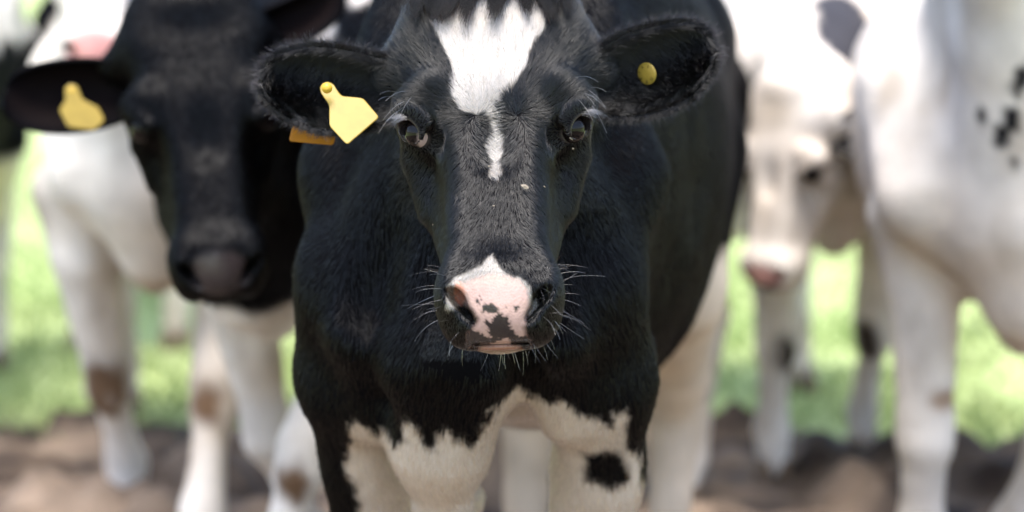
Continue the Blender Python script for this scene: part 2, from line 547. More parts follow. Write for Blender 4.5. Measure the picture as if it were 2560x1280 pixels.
# ------------------------------------------------------------------ ears: cupped leaves measured in the head frame
def ear_grid(out, nu=64, nv=40, cup=0.05, base_y=0.055, tip_y=0.06, lean=0.02):
    """out: (x, z_top, z_bottom) from root to tip in metres; returns the inner and outer skins"""
    out = np.array(out, float)
    L = np.linspace(0, 1, len(out))
    fx, ft, fb = spline(L, out[:, 0]), spline(L, out[:, 1]), spline(L, out[:, 2])
    u = 1 - (1 - np.linspace(0, 1, nu)) ** 1.6
    v = np.linspace(-1, 1, nv)
    U, Vv = np.meshgrid(u, v, indexing='ij')
    x = fx(U); zt = ft(U); zb = fb(U)
    zc = (zt + zb) / 2; hz = (zt - zb) / 2
    z = zc + hz * np.sin(Vv * math.pi / 2)
    y = base_y + (tip_y - base_y) * U ** 1.5 + cup * (np.cos(Vv * math.pi / 2) ** 1.1) * (0.45 + 0.75 * np.sin(np.clip(U * 1.15, 0, 1) * math.pi)) * (1 - U ** 6) \
        + lean * Vv - 0.018 * np.clip(Vv, 0, 1) ** 2 * (1 - U)
    P = np.stack([x, y, z], -1)
    du = np.gradient(P, axis=0); dv = np.gradient(P, axis=1)
    n = np.cross(du, dv); n /= np.maximum(np.linalg.norm(n, axis=-1, keepdims=True), 1e-9)
    n *= np.where((n[..., 1] > 0)[..., None], -1, 1)
    return P, n, U, Vv

def ear_mesh(P, n, th=0.0055):
    nu, nv = P.shape[:2]
    edge = np.ones((nu, nv)); edge[:, 0] = edge[:, -1] = 0.25; edge[-1, :] = 0.25
    B = P - n * (th * edge)[..., None]
    V = np.concatenate([P.reshape(-1, 3), B.reshape(-1, 3)])
    i = np.arange(nu * nv).reshape(nu, nv)
    q = np.stack([i[:-1, :-1], i[1:, :-1], i[1:, 1:], i[:-1, 1:]], -1).reshape(-1, 4)
    k = nu * nv
    Q = [q, q[:, ::-1] + k]
    def strip(a):
        return np.stack([a[:-1], a[1:], a[1:] + k, a[:-1] + k], -1)
    Q += [strip(i[:, 0])[:, ::-1], strip(i[:, -1]), strip(i[-1, :]), strip(i[0, :])[:, ::-1]]
    return V, np.concatenate(Q)

def img_out(rows, cx, cy, D):
    """outline rows (px, top, bottom) read off the photograph -> metres in the head frame"""
    c0 = rows[0][0]; sc_ = 1 - 15 / abs(rows[-1][0] - c0)         # room for the fringe of hair
    return [((c0 + (px - c0) * sc_ - cx) / FOC * D, -(t + 9 - cy) / FOC * D, -(b - 13 - cy) / FOC * D) for px, t, b in rows]

EAR_A = img_out([(1022, 130, 262), (985, 128, 292), (945, 120, 306), (900, 108, 314), (850, 97, 320), (800, 91, 318), (750, 92, 302), (705, 102, 280),
                 (672, 120, 255), (652, 142, 232), (643, 168, 205)], 1238, 320, 3.07)
EAR_B = img_out([(1450, 140, 270), (1490, 126, 292), (1530, 104, 302), (1580, 82, 306), (1635, 66, 300), (1690, 57, 284), (1735, 57, 260), (1772, 72, 226),
                 (1796, 98, 192), (1806, 125, 160)], 1238, 320, 3.07)

# ------------------------------------------------------------------ a whole cow
def make_cow(label, pos, yaw, spec, head, coat, res_head, res_body, ears, group='cows crowding towards the viewer', eyes=True, ear_coat=None, eye_white=None):
    """head: (world position, yaw, pitch, roll, scale); coat(pB, pH, is_head) -> colours, skin"""
    t0 = time.time()
    root = bpy.data.objects.new('cow', None); C.objects.link(root)
    root.location = pos; root.rotation_euler = (0, 0, yaw)
    root.empty_display_size = 0.2
    tag(root, label, 'cow', group)
    Rb = rotz(yaw); pos = np.array(pos, float)
    hp, hy, hpi, hr, hs = head
    Rh_w = rotz(hy) @ rotx(hpi) @ roty(hr)
    Rh = Rb.T @ Rh_w
    th = Rb.T @ (np.array(hp) - pos)
    fb_ = body_builder(spec)
    neck = spec['neck'](th, Rh, hs)
    toH = lambda p: ((p - th) @ Rh) / hs
    toB = lambda p: (p @ Rh.T) * hs + th
    def total(p, fine):
        d = fb_(p)
        for pts, rs, k in neck:
            d = smin(d, chain(p, pts, rs, 0.04), k)
        q = toH(p)
        near = (np.abs(q) < 0.42).all(1)
        if near.any():
            dn = d[near]
            d[near] = smin(dn, head_sdf(q[near], fine) * hs, 0.035)
        return d
    hlo, hhi = np.array([-0.185, -0.205, -0.295]), np.array([0.185, 0.20, 0.245])
    Vh, Qh = mesh_implicit(lambda q: total(toB(q), True) / hs, hlo, hhi, res_head)
    Vh = toB(Vh)
    lo, hi = spec.get('box', ((-0.5, -0.75, 0.03), (0.5, 1.75, 1.62)))
    Vb, Qb = mesh_implicit(lambda p: total(p, False), lo, hi, res_body)
    qb = toH(Vb)
    m = res_body * 0.35
    inside = ((qb > hlo + m) & (qb < hhi - m)).all(1)
    Vb, Qb = drop_faces(Vb, Qb, ~inside[Qb].all(1))
    V = np.concatenate([Vb, Vh]); Q = np.concatenate([Qb, Qh + len(Vb)])
    col, skin = coat(V, toH(V))
    body = mesh_obj('body', V, Q, M_COAT, root, col, skin)
    info = dict(root=root, V=V, Q=Q, nb=len(Vb), toH=toH, toB=toB, Rh=Rh, th=th, hs=hs, col=col, skin=skin, body=body, ears=[])
    # hooves
    for pts, rs in spec['limbs'][:4]:
        o = link('hoof', HOOF, None, root)
        o.location = (pts[-1][0], pts[-1][1] - 0.012, max(pts[-1][2] - 0.062, 0.0))
    # eyes
    if eyes:
        for s in (-1, 1):
            nu, nv = 24, 16
            a = np.linspace(0, 2 * math.pi, nu, endpoint=False); b_ = np.linspace(0.02, math.pi - 0.02, nv)
            A, B = np.meshgrid(a, b_, indexing='ij')
            S = np.stack([np.sin(B) * np.cos(A), np.sin(B) * np.sin(A), np.cos(B)], -1).reshape(-1, 3)
            i = np.arange(nu * nv).reshape(nu, nv)
            Qe = np.stack([i, np.roll(i, -1, 0)], -1)
            Qe = np.stack([i[:, :-1], i[:, 1:], np.roll(i, -1, 0)[:, 1:], np.roll(i, -1, 0)[:, :-1]], -1).reshape(-1, 4)
            cl = np.tile(np.array([0.006, 0.004, 0.004]), (len(S), 1))
            if eye_white and s in eye_white:
                g = S
                w = soft(0.28 - (g @ EX), 0.10) * soft(-0.55 - g @ EY, 0.2)
                w = soft(0.66 - (g @ (EX * eye_white[s])), 0.12)
                cl = mixc(cl, (0.42, 0.31, 0.29), w)
            grow_ = 1.0 if res_head < 0.004 else 1.22
            Ve = toB((EYE_C + S * EYE_R * grow_) * np.array([s, 1, 1]))
            mesh_obj('eye', Ve, Qe, M_EYE, root, cl)
    # ears
    for e in ears:
        P, n, U, Vv = ear_grid(**e)
        V_, Q_ = ear_mesh(P, n)
        cl = np.tile(BLACK, (len(V_), 1)) if ear_coat is None else ear_coat(V_)
        if ear_coat is None:
            uu = np.concatenate([U.ravel(), U.ravel()]); vv = np.concatenate([Vv.ravel(), Vv.ravel()])
            cl = mixc(cl, (0.008, 0.0055, 0.0055), soft(np.hypot((uu - 0.5) * 2.0, vv * 1.1) - 0.75, 0.5) * (np.arange(len(V_)) < U.size))
        o = mesh_obj('ear', toB(V_), Q_, M_COAT, root, cl, np.zeros(len(V_)))
        info['ears'].append((o, P, n, U, Vv))
    print('cow', len(V), 'verts', round(time.time() - t0, 1), 's')
    return info

HEAD_PITCH0 = -PITCH
def std_neck(r_poll=0.10, r_mid=0.145, r_base=0.20, sag=0.0):
    def f(th, Rh, hs):
        h = lambda *v: tuple(th + Rh @ (np.array(v) * hs))
        poll = np.array(h(0, 0.115, 0.085)); jaw = np.array(h(0, 0.10, -0.03))
        base = np.array([0, 0.20, 1.08]); chest = np.array([0, 0.03, 0.86])
        mid = poll * 0.5 + base * 0.5 + np.array([0, 0, 0.02])
        mid2 = jaw * 0.5 + chest * 0.5 + np.array([0, 0.02, -0.02 - sag])
        return [([tuple(poll), tuple(mid), tuple(base)], [r_poll, r_mid, r_base], 0.06),
                ([tuple(jaw), tuple(mid2), tuple(chest)], [0.058, 0.085, 0.125], 0.08)]
    return f

def std_masses(w=1.0):
    out = []
    for s in (-1, 1):
        out.append(([(s * 0.165 * w, 0.03, 0.86), (s * 0.185 * w, 0.18, 1.05), (s * 0.12 * w, 0.30, 1.24)], [0.085, 0.105, 0.07]))
        out.append(([(s * 0.21 * w, 1.18, 1.20), (s * 0.14 * w, 1.46, 1.15)], [0.10, 0.12]))
    return out

BRISKET = ([(0.0, 0.0, 0.80), (0.0, 0.04, 0.68), (0.0, 0.10, 0.635)], [0.10, 0.062, 0.045], 0.05)
TAIL = ([(0.0, 1.54, 1.28), (0.0, 1.62, 1.10), (0.0, 1.62, 0.75), (0.0, 1.60, 0.45)], [0.030, 0.024, 0.017, 0.030])

def spec(front, hind, **kw):
    s = dict(trunk=TRUNK, masses=std_masses(), limbs=[*front, *hind, TAIL], neck=std_neck(), folds=[BRISKET])
    s.update(kw)
    return s

def noisy(p, seed, a1=0.010, f1=28, a2=0.004, f2=110):
    return a1 * vnoise(p, f1, seed) + a2 * vnoise(p, f2, seed + 1)

def knee_spots(col, V, limbs, r, c, side=0.0, seed=3):
    for pts, rs in limbs:
        k = np.array(pts[3]) + np.array([side * rs[3], -0.6 * rs[3], 0.0])
        q = (V - k) / np.array([r * 0.9, r, r * 1.45])
        col = mixc(col, c, soft(np.linalg.norm(q, axis=1) - 1 + 0.5 * fbm(V * np.array([1, 1, 0.5]), 26, seed), 0.5))
    return col

def stain(col, V, seed=2, amt=0.8):
    """yellowed and dusty patches in a pale coat"""
    w = np.clip(fbm(V, 4.0, seed, 4) - 0.02, 0, 1) * amt * np.clip(1.45 - V[:, 2], 0, 1)
    w2 = np.clip(fbm(V * np.array([1, 1, 0.35]), 16.0, seed + 9, 3) - 0.15, 0, 1) * amt * 0.7
    pale = (col.mean(1) > 0.3)
    return mixc(mixc(col, (0.46, 0.36, 0.26), w * pale), (0.36, 0.28, 0.20), w2 * pale)

def mud(col, V, seed=3, top=0.55, amt=0.55):
    """dried mud on the lower legs"""
    w = np.clip((top - V[:, 2]) / top, 0, 1) ** 1.3 * np.clip(0.5 + 0.9 * fbm(V, 9, seed), 0, 1) * amt
    return mixc(col, (0.30, 0.22, 0.155), w)

# ================================================================== ground, grass, mud
rng = np.random.default_rng(7)

def ground_mat():
    m, nt, b = new_mat('pasture_ground')
    geo = nt.nodes.new('ShaderNodeNewGeometry')
    n1 = nt.nodes.new('ShaderNodeTexNoise'); n1.inputs['Scale'].default_value = 1.3; n1.inputs['Detail'].default_value = 6
    nt.links.new(geo.outputs['Position'], n1.inputs['Vector'])
    cr = nt.nodes.new('ShaderNodeValToRGB')
    cr.color_ramp.elements[0].position = 0.3; cr.color_ramp.elements[0].color = (0.36, 0.45, 0.18, 1)
    cr.color_ramp.elements[1].position = 0.7; cr.color_ramp.elements[1].color = (0.41, 0.48, 0.215, 1)
    nt.links.new(n1.outputs['Fac'], cr.inputs['Fac'])
    nt.links.new(cr.outputs['Color'], b.inputs['Base Color'])
    b.inputs['Roughness'].default_value = 0.85
    b.inputs['Specular IOR Level'].default_value = 0.2
    return m

S = 900.0
g = mesh_obj('ground', np.array([(-S, -S, 0), (S, -S, 0), (S, S, 0), (-S, S, 0)], float), np.array([(0, 1, 2, 3)]), ground_mat(), smooth=False)
tag(g, kind='structure')

def mud_edge(x):
    return 6.70 - 0.38 * np.clip((x - 0.2) / 1.0, 0, 1) + 0.10 * np.sin(x * 3.1 + 0.6) + 0.06 * np.sin(x * 7.7 + 2)

def mud_mat():
    m, nt, b = new_mat('trodden_mud')
    geo = nt.nodes.new('ShaderNodeNewGeometry')
    n1 = nt.nodes.new('ShaderNodeTexNoise'); n1.inputs['Scale'].default_value = 3.6; n1.inputs['Detail'].default_value = 8
    nt.links.new(geo.outputs['Position'], n1.inputs['Vector'])
    cr = nt.nodes.new('ShaderNodeValToRGB')
    for e, (p_, c_) in zip(cr.color_ramp.elements, ((0.40, (0.038, 0.025, 0.018, 1)), (0.62, (0.27, 0.20, 0.145, 1)))):
        e.position = p_; e.color = c_
    nt.links.new(n1.outputs['Fac'], cr.inputs['Fac'])
    nt.links.new(cr.outputs['Color'], b.inputs['Base Color'])
    b.inputs['Roughness'].default_value = 0.7
    b.inputs['Specular IOR Level'].default_value = 0.3
    bp = nt.nodes.new('ShaderNodeBump'); bp.inputs['Strength'].default_value = 0.5; bp.inputs['Distance'].default_value = 0.02
    n2 = nt.nodes.new('ShaderNodeTexNoise'); n2.inputs['Scale'].default_value = 60; n2.inputs['Detail'].default_value = 6
    nt.links.new(geo.outputs['Position'], n2.inputs['Vector'])
    nt.links.new(n2.outputs['Fac'], bp.inputs['Height']); nt.links.new(bp.outputs[0], b.inputs['Normal'])
    return m

gx = np.arange(-4.0, 4.01, 0.04); gy = np.arange(-1.0, 7.6, 0.04)
GX, GY = np.meshgrid(gx, gy, indexing='ij')
P = np.stack([GX, GY, np.zeros_like(GX)], -1)
edge = np.clip((mud_edge(GX) - GY + 0.12 * fbm(P, 3, 4)) / 0.2, -1, 1)
H = 0.004 + 0.11 * np.clip(fbm(P, 4.5, 11) + 0.1, 0, 1.5) + 0.040 * np.abs(fbm(P, 13, 21))
H = H * np.clip(edge, 0, 1) - 0.03 * (edge <= 0)
i = np.arange(GX.size).reshape(GX.shape)
q = np.stack([i[:-1, :-1], i[1:, :-1], i[1:, 1:], i[:-1, 1:]], -1).reshape(-1, 4)
V = np.stack([GX, GY, H], -1).reshape(-1, 3)
q = q[(V[q][:, :, 2] > -0.02).any(1)]
used = np.unique(q); rm = np.zeros(len(V), int); rm[used] = np.arange(len(used))
tag(mesh_obj('mud', V[used], rm[q], mud_mat()), kind='structure')

def grass_mesh():
    N = 26000
    y = 6.2 + 11.0 * rng.random(N) ** 1.6
    x = (rng.random(N) - 0.5) * 2 * (0.5 + y * 0.26)
    pos = np.stack([x, y, np.zeros(N)], 1)
    clump = fbm(pos, 1.7, 31)
    edge = y - mud_edge(x) - 0.12 * vnoise(pos, 3, 4)
    keep = (edge + 0.5 * rng.random(N) - 0.2 > 0) & (clump + rng.random(N) > 0.1)
    x, y, clump, pos = x[keep], y[keep], clump[keep], pos[keep]; N = len(x)
    h = (0.03 + 0.035 * rng.random(N) + 0.02 * clump)
    a = rng.random(N) * math.tau
    w = 0.006 + 0.003 * rng.random(N)
    dx, dy = np.cos(a) * w, np.sin(a) * w
    b = rng.random(N) * math.tau; L = 1.6 * h * rng.random(N)
    v0 = np.stack([x - dx, y - dy, np.zeros(N)], 1); v1 = np.stack([x + dx, y + dy, np.zeros(N)], 1)
    v2 = np.stack([x + dx * .7 + np.cos(b) * L * .4, y + dy * .7 + np.sin(b) * L * .4, h * .6], 1)
    v3 = np.stack([x + np.cos(b) * L, y + np.sin(b) * L, h], 1)
    V = np.stack([v0, v1, v2, v3], 1).reshape(-1, 3)
    k = np.arange(N)[:, None] * 4
    F = np.concatenate([k + [0, 1, 2], k + [0, 2, 3]])
    c = np.array([0.33, 0.43, 0.165]) * (0.9 + 0.3 * rng.random((N, 1))) 
    c = mixc(c, (0.40, 0.42, 0.22), np.clip(0.25 + 0.4 * vnoise(pos, 1.1, 8) + 0.3 * rng.random(N), 0, 1))
    return V, F, np.repeat(c, 4, 0)
m, nt, b = new_mat('grass_blades')
a_ = nt.nodes.new('ShaderNodeAttribute'); a_.attribute_name = 'coat'
nt.links.new(a_.outputs['Color'], b.inputs['Base Color'])
b.inputs['Roughness'].default_value = 0.5
tr = nt.nodes.new('ShaderNodeBsdfTranslucent'); nt.links.new(a_.outputs['Color'], tr.inputs['Color'])
ms = nt.nodes.new('ShaderNodeMixShader'); ms.inputs[0].default_value = 0.5
nt.links.new(b.outputs[0], ms.inputs[1]); nt.links.new(tr.outputs[0], ms.inputs[2])
nt.links.new(ms.outputs[0], nt.nodes['Material Output'].inputs['Surface'])
Vg, Fg, Cg = grass_mesh()
go = mesh_obj('grass', Vg, Fg, m, None, Cg, smooth=False)
tag(go, 'bright green pasture grass beyond the trodden mud', 'grass', kind='stuff')

# ================================================================== the cow in front
YAW0 = R(-9.5)
POS0 = np.array([-0.070, 3.15, 0.0])
HP0 = at(1238, 320, 3.0)
Rb0 = rotz(YAW0)
def loc0(px, py, D):
    w = Rb0.T @ (at(px, py, D) - POS0)
    return w[0], w[2]
def hloc(px, py, D):
    """photograph -> head frame (x, z) of the front cow"""
    w = (at(px, py, D) - HP0) @ HR0
    return w[0], w[2]
HROLL0 = R(-1.6)
HR0 = rotx(-PITCH) @ roty(HROLL0)

BLAZE = [hloc(x, y, 2.98) for x, y in [(1085, 62), (1092, 85), (1108, 112), (1130, 148), (1141, 190), (1140, 235), (1150, 265), (1166, 284), (1200, 284), (1222, 292),
         (1229, 320), (1224, 345), (1215, 365), (1220, 388), (1234, 408), (1249, 404), (1260, 376), (1259, 345), (1250, 322), (1240, 300), (1240, 268), (1256, 240), (1280, 222),
         (1303, 190), (1312, 160), (1330, 112), (1356, 78), (1352, 40), (1330, 20), (1165, 14), (1120, 40)]]
BLAZE2 = [hloc(x, y, 2.94) for x, y in [(1232, 404), (1248, 406), (1254, 430), (1241, 446), (1224, 434), (1228, 414)]]
SNIP = [hloc(x, y, 2.845) for x, y in [(1117, 775), (1118, 715), (1136, 694), (1170, 678), (1205, 662), (1222, 640), (1232, 632), (1240, 652), (1248, 668), (1275, 686),
        (1300, 692), (1318, 702), (1328, 722), (1330, 745), (1345, 750), (1345, 768), (1325, 790), (1300, 770), (1200, 770), (1150, 745), (1138, 770)]]
PLATE = [hloc(x, y, 2.835) for x, y in [(1136, 738), (1150, 716), (1180, 698), (1225, 686), (1270, 690), (1300, 702), (1316, 722), (1322, 752), (1326, 770), (1316, 795),
         (1308, 818), (1318, 850), (1326, 866), (1170, 866), (1168, 832), (1190, 815), (1196, 796), (1180, 775), (1160, 760), (1140, 752)]]
INK = [[hloc(x, y, 2.835) for x, y in P_] for P_ in (
    [(1164, 832), (1178, 822), (1198, 832), (1212, 842), (1226, 844), (1222, 828), (1216, 812), (1208, 804), (1222, 804), (1232, 800), (1236, 788), (1248, 786), (1258, 792),
     (1272, 792), (1276, 808), (1278, 822), (1292, 836), (1300, 846), (1318, 838), (1332, 848), (1330, 872), (1276, 868), (1272, 850), (1260, 846), (1244, 854), (1228, 860), (1160, 874)],
    [(1204, 768), (1214, 758), (1232, 758), (1246, 770), (1246, 780), (1230, 784), (1208, 778)],
    [(1193, 750), (1200, 744), (1205, 750), (1200, 757), (1193, 756)],
    [(1282, 766), (1292, 765), (1296, 776), (1288, 778)], [(1261, 771), (1266, 771), (1266, 776), (1261, 776)])]

CHEST = [loc0(x, y, 3.21) for x, y in [(822, 1420), (818, 1290), (808, 1215), (806, 1188), (828, 1158), (834, 1112), (858, 1070), (882, 1064), (905, 1098), (928, 1106), (936, 1070),
         (960, 1082), (985, 1112), (1010, 1104), (1024, 1086), (1031, 1038), (1046, 1052), (1066, 1090), (1084, 1112), (1100, 1082), (1138, 1058), (1152, 1088), (1174, 1074), (1182, 1102),
         (1200, 1086), (1236, 1040), (1266, 992), (1302, 962), (1322, 986), (1382, 1002), (1422, 984), (1440, 1022), (1480, 1050), (1532, 1086), (1540, 1040), (1554, 1034), (1564, 1056),
         (1554, 1100), (1558, 1160), (1574, 1206), (1592, 1290), (1600, 1420)]]
SPOT = [loc0(x, y, 3.26) for x, y in [(1458, 1136), (1488, 1138), (1510, 1126), (1538, 1132), (1560, 1160), (1563, 1218), (1515, 1238), (1482, 1216), (1456, 1218)]]

def coat0(V, Hd):
    col = np.tile(BLACK, (len(V), 1)); skin = np.zeros(len(V))
    x, y, z = V.T
    j = noisy(V, 41, 0.007, 40, 0.006, 120)
    front = (y < 0.55) & (Hd[:, 1] > 0.10)
    w = soft(poly_sd(x, z, CHEST) + j, 0.008) * front
    col = mixc(col, WHITE * np.array([0.70, 0.64, 0.58]), w)
    col = mixc(col, BLACK, soft(poly_sd(x, z, SPOT) + 0.5 * j, 0.008) * (front & (y < 0.22)))
    low = (z < 0.50) & (y < 0.6)
    col = np.where(low[:, None], WHITE, col)
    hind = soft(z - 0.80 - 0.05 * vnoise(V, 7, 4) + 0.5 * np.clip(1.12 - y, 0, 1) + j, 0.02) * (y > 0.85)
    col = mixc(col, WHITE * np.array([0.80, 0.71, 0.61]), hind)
    col = mixc(col, BLACK, soft(np.abs(x + 0.14) - 0.0, 0.0001) * 0)
    col = mud(col, V, 3, 0.5, 0.5)
    # head markings
    hx, hy, hz = Hd.T
    on = (np.abs(hx) < 0.2) & (hy < 0.11) & (hz > -0.32) & (hz < 0.26)
    i = np.nonzero(on)[0]
    if len(i):
        P = Hd[i]; c = col[i] * 0 + BLACK; s = np.zeros(len(i))
        jj = noisy(P, 7, 0.0016, 130, 0.0012, 420)
        px, py, pz = P.T
        fr = py < 0.09
        c = mixc(c, WHITE * 0.34, soft(np.minimum(poly_sd(px, pz, BLAZE), poly_sd(px, pz, BLAZE2)) + jj - 0.0014, 0.0025) * fr)
        up = (pz < -0.12) & (py < -0.075)
        c = mixc(c, WHITE * 0.40, soft(poly_sd(px, pz, SNIP) + jj, 0.003) * up)
        pl = poly_sd(px, pz, PLATE)
        w = soft(pl + jj * 0.6, 0.006) * up
        c = mixc(c, PINK * np.array([1, 1, 1]) * (1 + 0.05 * vnoise(P, 160, 3))[:, None], w); s = np.maximum(s, w)
        c = mixc(c, (0.55, 0.44, 0.355), w * np.clip((pz + 0.20) / 0.03, 0, 1) * 0.8)
        d = np.min([poly_sd(px, pz, k) for k in INK], 0)
        j2 = 0.0022 * vnoise(P, 260, 5) + 0.0022 * vnoise(P, 520, 6)
        wi = soft(d + j2, 0.0016) * up
        c = mixc(c, np.array([0.032, 0.025, 0.024])[None] * (1 + 0.6 * np.clip(vnoise(P, 700, 4) - 0.3, 0, 1))[:, None], wi)
        s = np.maximum(s, wi)
        # pink inside of the left nostril, lower lip
        nl = soft(np.hypot((px + 0.047) / 0.007, (pz + 0.202) / 0.014) - 1, 0.3) * up
        c = mixc(c, (0.60, 0.28, 0.20), nl * (px < -0.03)); s = np.maximum(s, nl)
        lip = soft(np.abs(pz + 0.2685) - 0.0035, 0.003) * soft(np.abs(px + 0.001) - 0.023, 0.008) * (py < -0.11)
        c = mixc(c, (0.34, 0.17, 0.115), lip); s = np.maximum(s, lip)
        lip2 = soft(np.abs(pz + 0.2745) - 0.003, 0.003) * soft(np.abs(px + 0.001) - 0.027, 0.008) * (py < -0.10)
        c = mixc(c, (0.34, 0.25, 0.17), lip2)
        # bare dark skin round the eyes
        e = np.stack([np.abs(px), py, pz], 1) - EYE_P
        es = soft(np.sqrt((e @ EX / 0.0225) ** 2 + (e @ EY / 0.0165) ** 2) - 1, 0.2) * (np.abs(e @ EYE_DIR) < 0.03)
        c = mixc(c, (0.035, 0.028, 0.028), es * 0.7); s = np.maximum(s, es)
        # mouth corners / bare lip skin
        col[i] = c; skin[i] = s
    return col, skin

def slim(l):
    return l[0], [0.074, 0.060] + l[1][2:]
def front_neck(th, Rh, hs):
    h = lambda *v: np.array(th + Rh @ (np.array(v) * hs))
    poll = h(0, 0.115, 0.085); jaw = h(0, 0.10, -0.03)
    base = np.array([0, 0.22, 1.08]); chest = np.array([-0.015, 0.03, 0.86])
    mid = poll * 0.5 + base * 0.5 + np.array([0, 0, 0.02])
    mid2 = jaw * 0.5 + chest * 0.5 + np.array([0, 0.03, -0.01])
    tp = lambda *a: [tuple(k_) for k_ in a]
    return [(tp(poll, mid, base), [0.10, 0.135, 0.175], 0.06),
            (tp(jaw, mid2, chest), [0.058, 0.078, 0.100], 0.06),
            # strap muscles from the jaw to the points of the shoulders
            (tp(h(-0.05, 0.13, 0.0), h(-0.05, 0.13, 0.0) * 0.5 + np.array([-0.15, 0.05, 0.92]) * 0.5 + np.array([-0.02, 0.03, 0]), np.array([-0.15, 0.05, 0.92])), [0.04, 0.042, 0.045], 0.045),
            (tp(h(0.05, 0.13, 0.0), h(0.05, 0.13, 0.0) * 0.5 + np.array([0.15, 0.05, 0.92]) * 0.5 + np.array([0.02, 0.03, 0]), np.array([0.15, 0.05, 0.92])), [0.04, 0.042, 0.045], 0.045)]
FRONT_SPEC = spec(
    [slim(limb_front(-0.172, 0.18, foot=(-0.01, 0.0))), slim(limb_front(0.163, 0.18, foot=(-0.002, 0.02)))],
    [limb_hind(-0.15, 1.33, st=0.8), limb_hind(0.15, 1.33, st=0.8)],
    trunk=[(-0.02, 1.02, 0.82, 0.10), (0.08, 1.20, 0.76, 0.15), (0.20, 1.32, 0.715, 0.195), (0.42, 1.38, 0.65, 0.235),
           (0.72, 1.40, 0.60, 0.278), (1.00, 1.40, 0.605, 0.285), (1.20, 1.40, 0.68, 0.265), (1.40, 1.37, 0.84, 0.25), (1.56, 1.24, 0.95, 0.16)],
    folds=[([(-0.01, 0.0, 0.84), (-0.03, 0.03, 0.70), (-0.035, 0.07, 0.60), (-0.03, 0.16, 0.60)], [0.10, 0.062, 0.034, 0.03], 0.05),
           # loose skin and muscle down the neck and chest
           ([(-0.09, 0.06, 1.06), (-0.13, -0.02, 0.86), (-0.12, 0.06, 0.74)], [0.030, 0.040, 0.03], 0.05),
           ([(0.08, 0.06, 1.05), (0.13, -0.02, 0.86), (0.13, 0.06, 0.74)], [0.030, 0.040, 0.03], 0.05),
           ([(-0.03, 0.0, 1.0), (-0.05, -0.06, 0.82), (-0.045, 0.0, 0.70)], [0.020, 0.026, 0.02], 0.03),
           ([(0.03, 0.0, 1.0), (0.035, -0.06, 0.82), (0.0, 0.0, 0.70)], [0.020, 0.024, 0.02], 0.03)],
    cuts=[([(s_ * 0.080, -0.05, 1.02), (s_ * 0.092, -0.045, 0.90), (s_ * 0.085, -0.02, 0.78)], [0.016, 0.022, 0.014], 0.05) for s_ in (-1, 1)],
    neck=front_neck, lump=0.006, mk=0.05,
    masses=std_masses(0.76)[1::2] + [([(s_ * 0.150, 0.07, 0.90), (s_ * 0.160, 0.18, 1.05), (s_ * 0.10, 0.30, 1.26)], [0.075, 0.085, 0.07]) for s_ in (-1, 1)]
    + [([(s_ * 0.158, 0.07, 0.92), (s_ * 0.168, 0.11, 0.78), (s_ * 0.172, 0.16, 0.64)], [0.070, 0.070, 0.056]) for s_ in (-1, 1)])

ears0 = [dict(out=EAR_A, cup=0.036, base_y=0.060, tip_y=0.062, lean=0.012), dict(out=EAR_B, cup=0.034, base_y=0.060, tip_y=0.066, lean=0.012)]
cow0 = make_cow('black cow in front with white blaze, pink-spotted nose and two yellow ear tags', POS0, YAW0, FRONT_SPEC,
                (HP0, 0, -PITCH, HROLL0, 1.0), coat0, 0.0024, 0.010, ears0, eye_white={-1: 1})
# ------------------------------------------------------------------ fur, lashes, whiskers and tags of the front cow
rng = np.random.default_rng(11)
def nrm(a): return a / np.maximum(np.linalg.norm(a, axis=-1, keepdims=True), 1e-9)

def sample_quads(V, Q, N, dens=None):
    T = np.concatenate([Q[:, [0, 1, 2]], Q[:, [0, 2, 3]]])
    ar = 0.5 * np.linalg.norm(np.cross(V[T[:, 1]] - V[T[:, 0]], V[T[:, 2]] - V[T[:, 0]]), axis=1)
    w = ar * (dens[T].mean(1) if dens is not None else 1)
    c = np.cumsum(w); k = np.searchsorted(c, rng.random(N) * c[-1])
    T = T[np.minimum(k, len(T) - 1)]
    r1 = np.sqrt(rng.random(N)); r2 = rng.random(N)
    return T, np.stack([1 - r1, r1 * (1 - r2), r1 * r2], 1)

def grow(root, n, d, L, lift, curl=0.15, K=5, tip_drop=None, clump=0.0):
    """hairs leaving the skin along d, raised by lift and settling towards their tips"""
    N = len(root)
    t = np.linspace(0, 1, K)[None, :, None]
    d = nrm(d - (d * n).sum(1, keepdims=True) * n)
    lf = np.broadcast_to(np.asarray(lift, float), (N,))[:, None, None]
    Lb = np.broadcast_to(np.asarray(L, float), (N,))[:, None, None]
    wob = rng.normal(size=(N, 1, 3)) * curl
    p = root[:, None] + Lb * (d[:, None] * (t * np.cos(lf)) + n[:, None] * (np.sin(lf) * (t - 0.45 * t * t)) + wob * t * t)
    if tip_drop is not None:
        p = p + Lb * tip_drop[:, None] * t * t
    return p

def taper(N, K, r, tip=0.25):
    return np.tile(np.linspace(1, tip, K)[None], (N, 1)) * np.broadcast_to(np.asarray(r, float), (N,))[:, None]

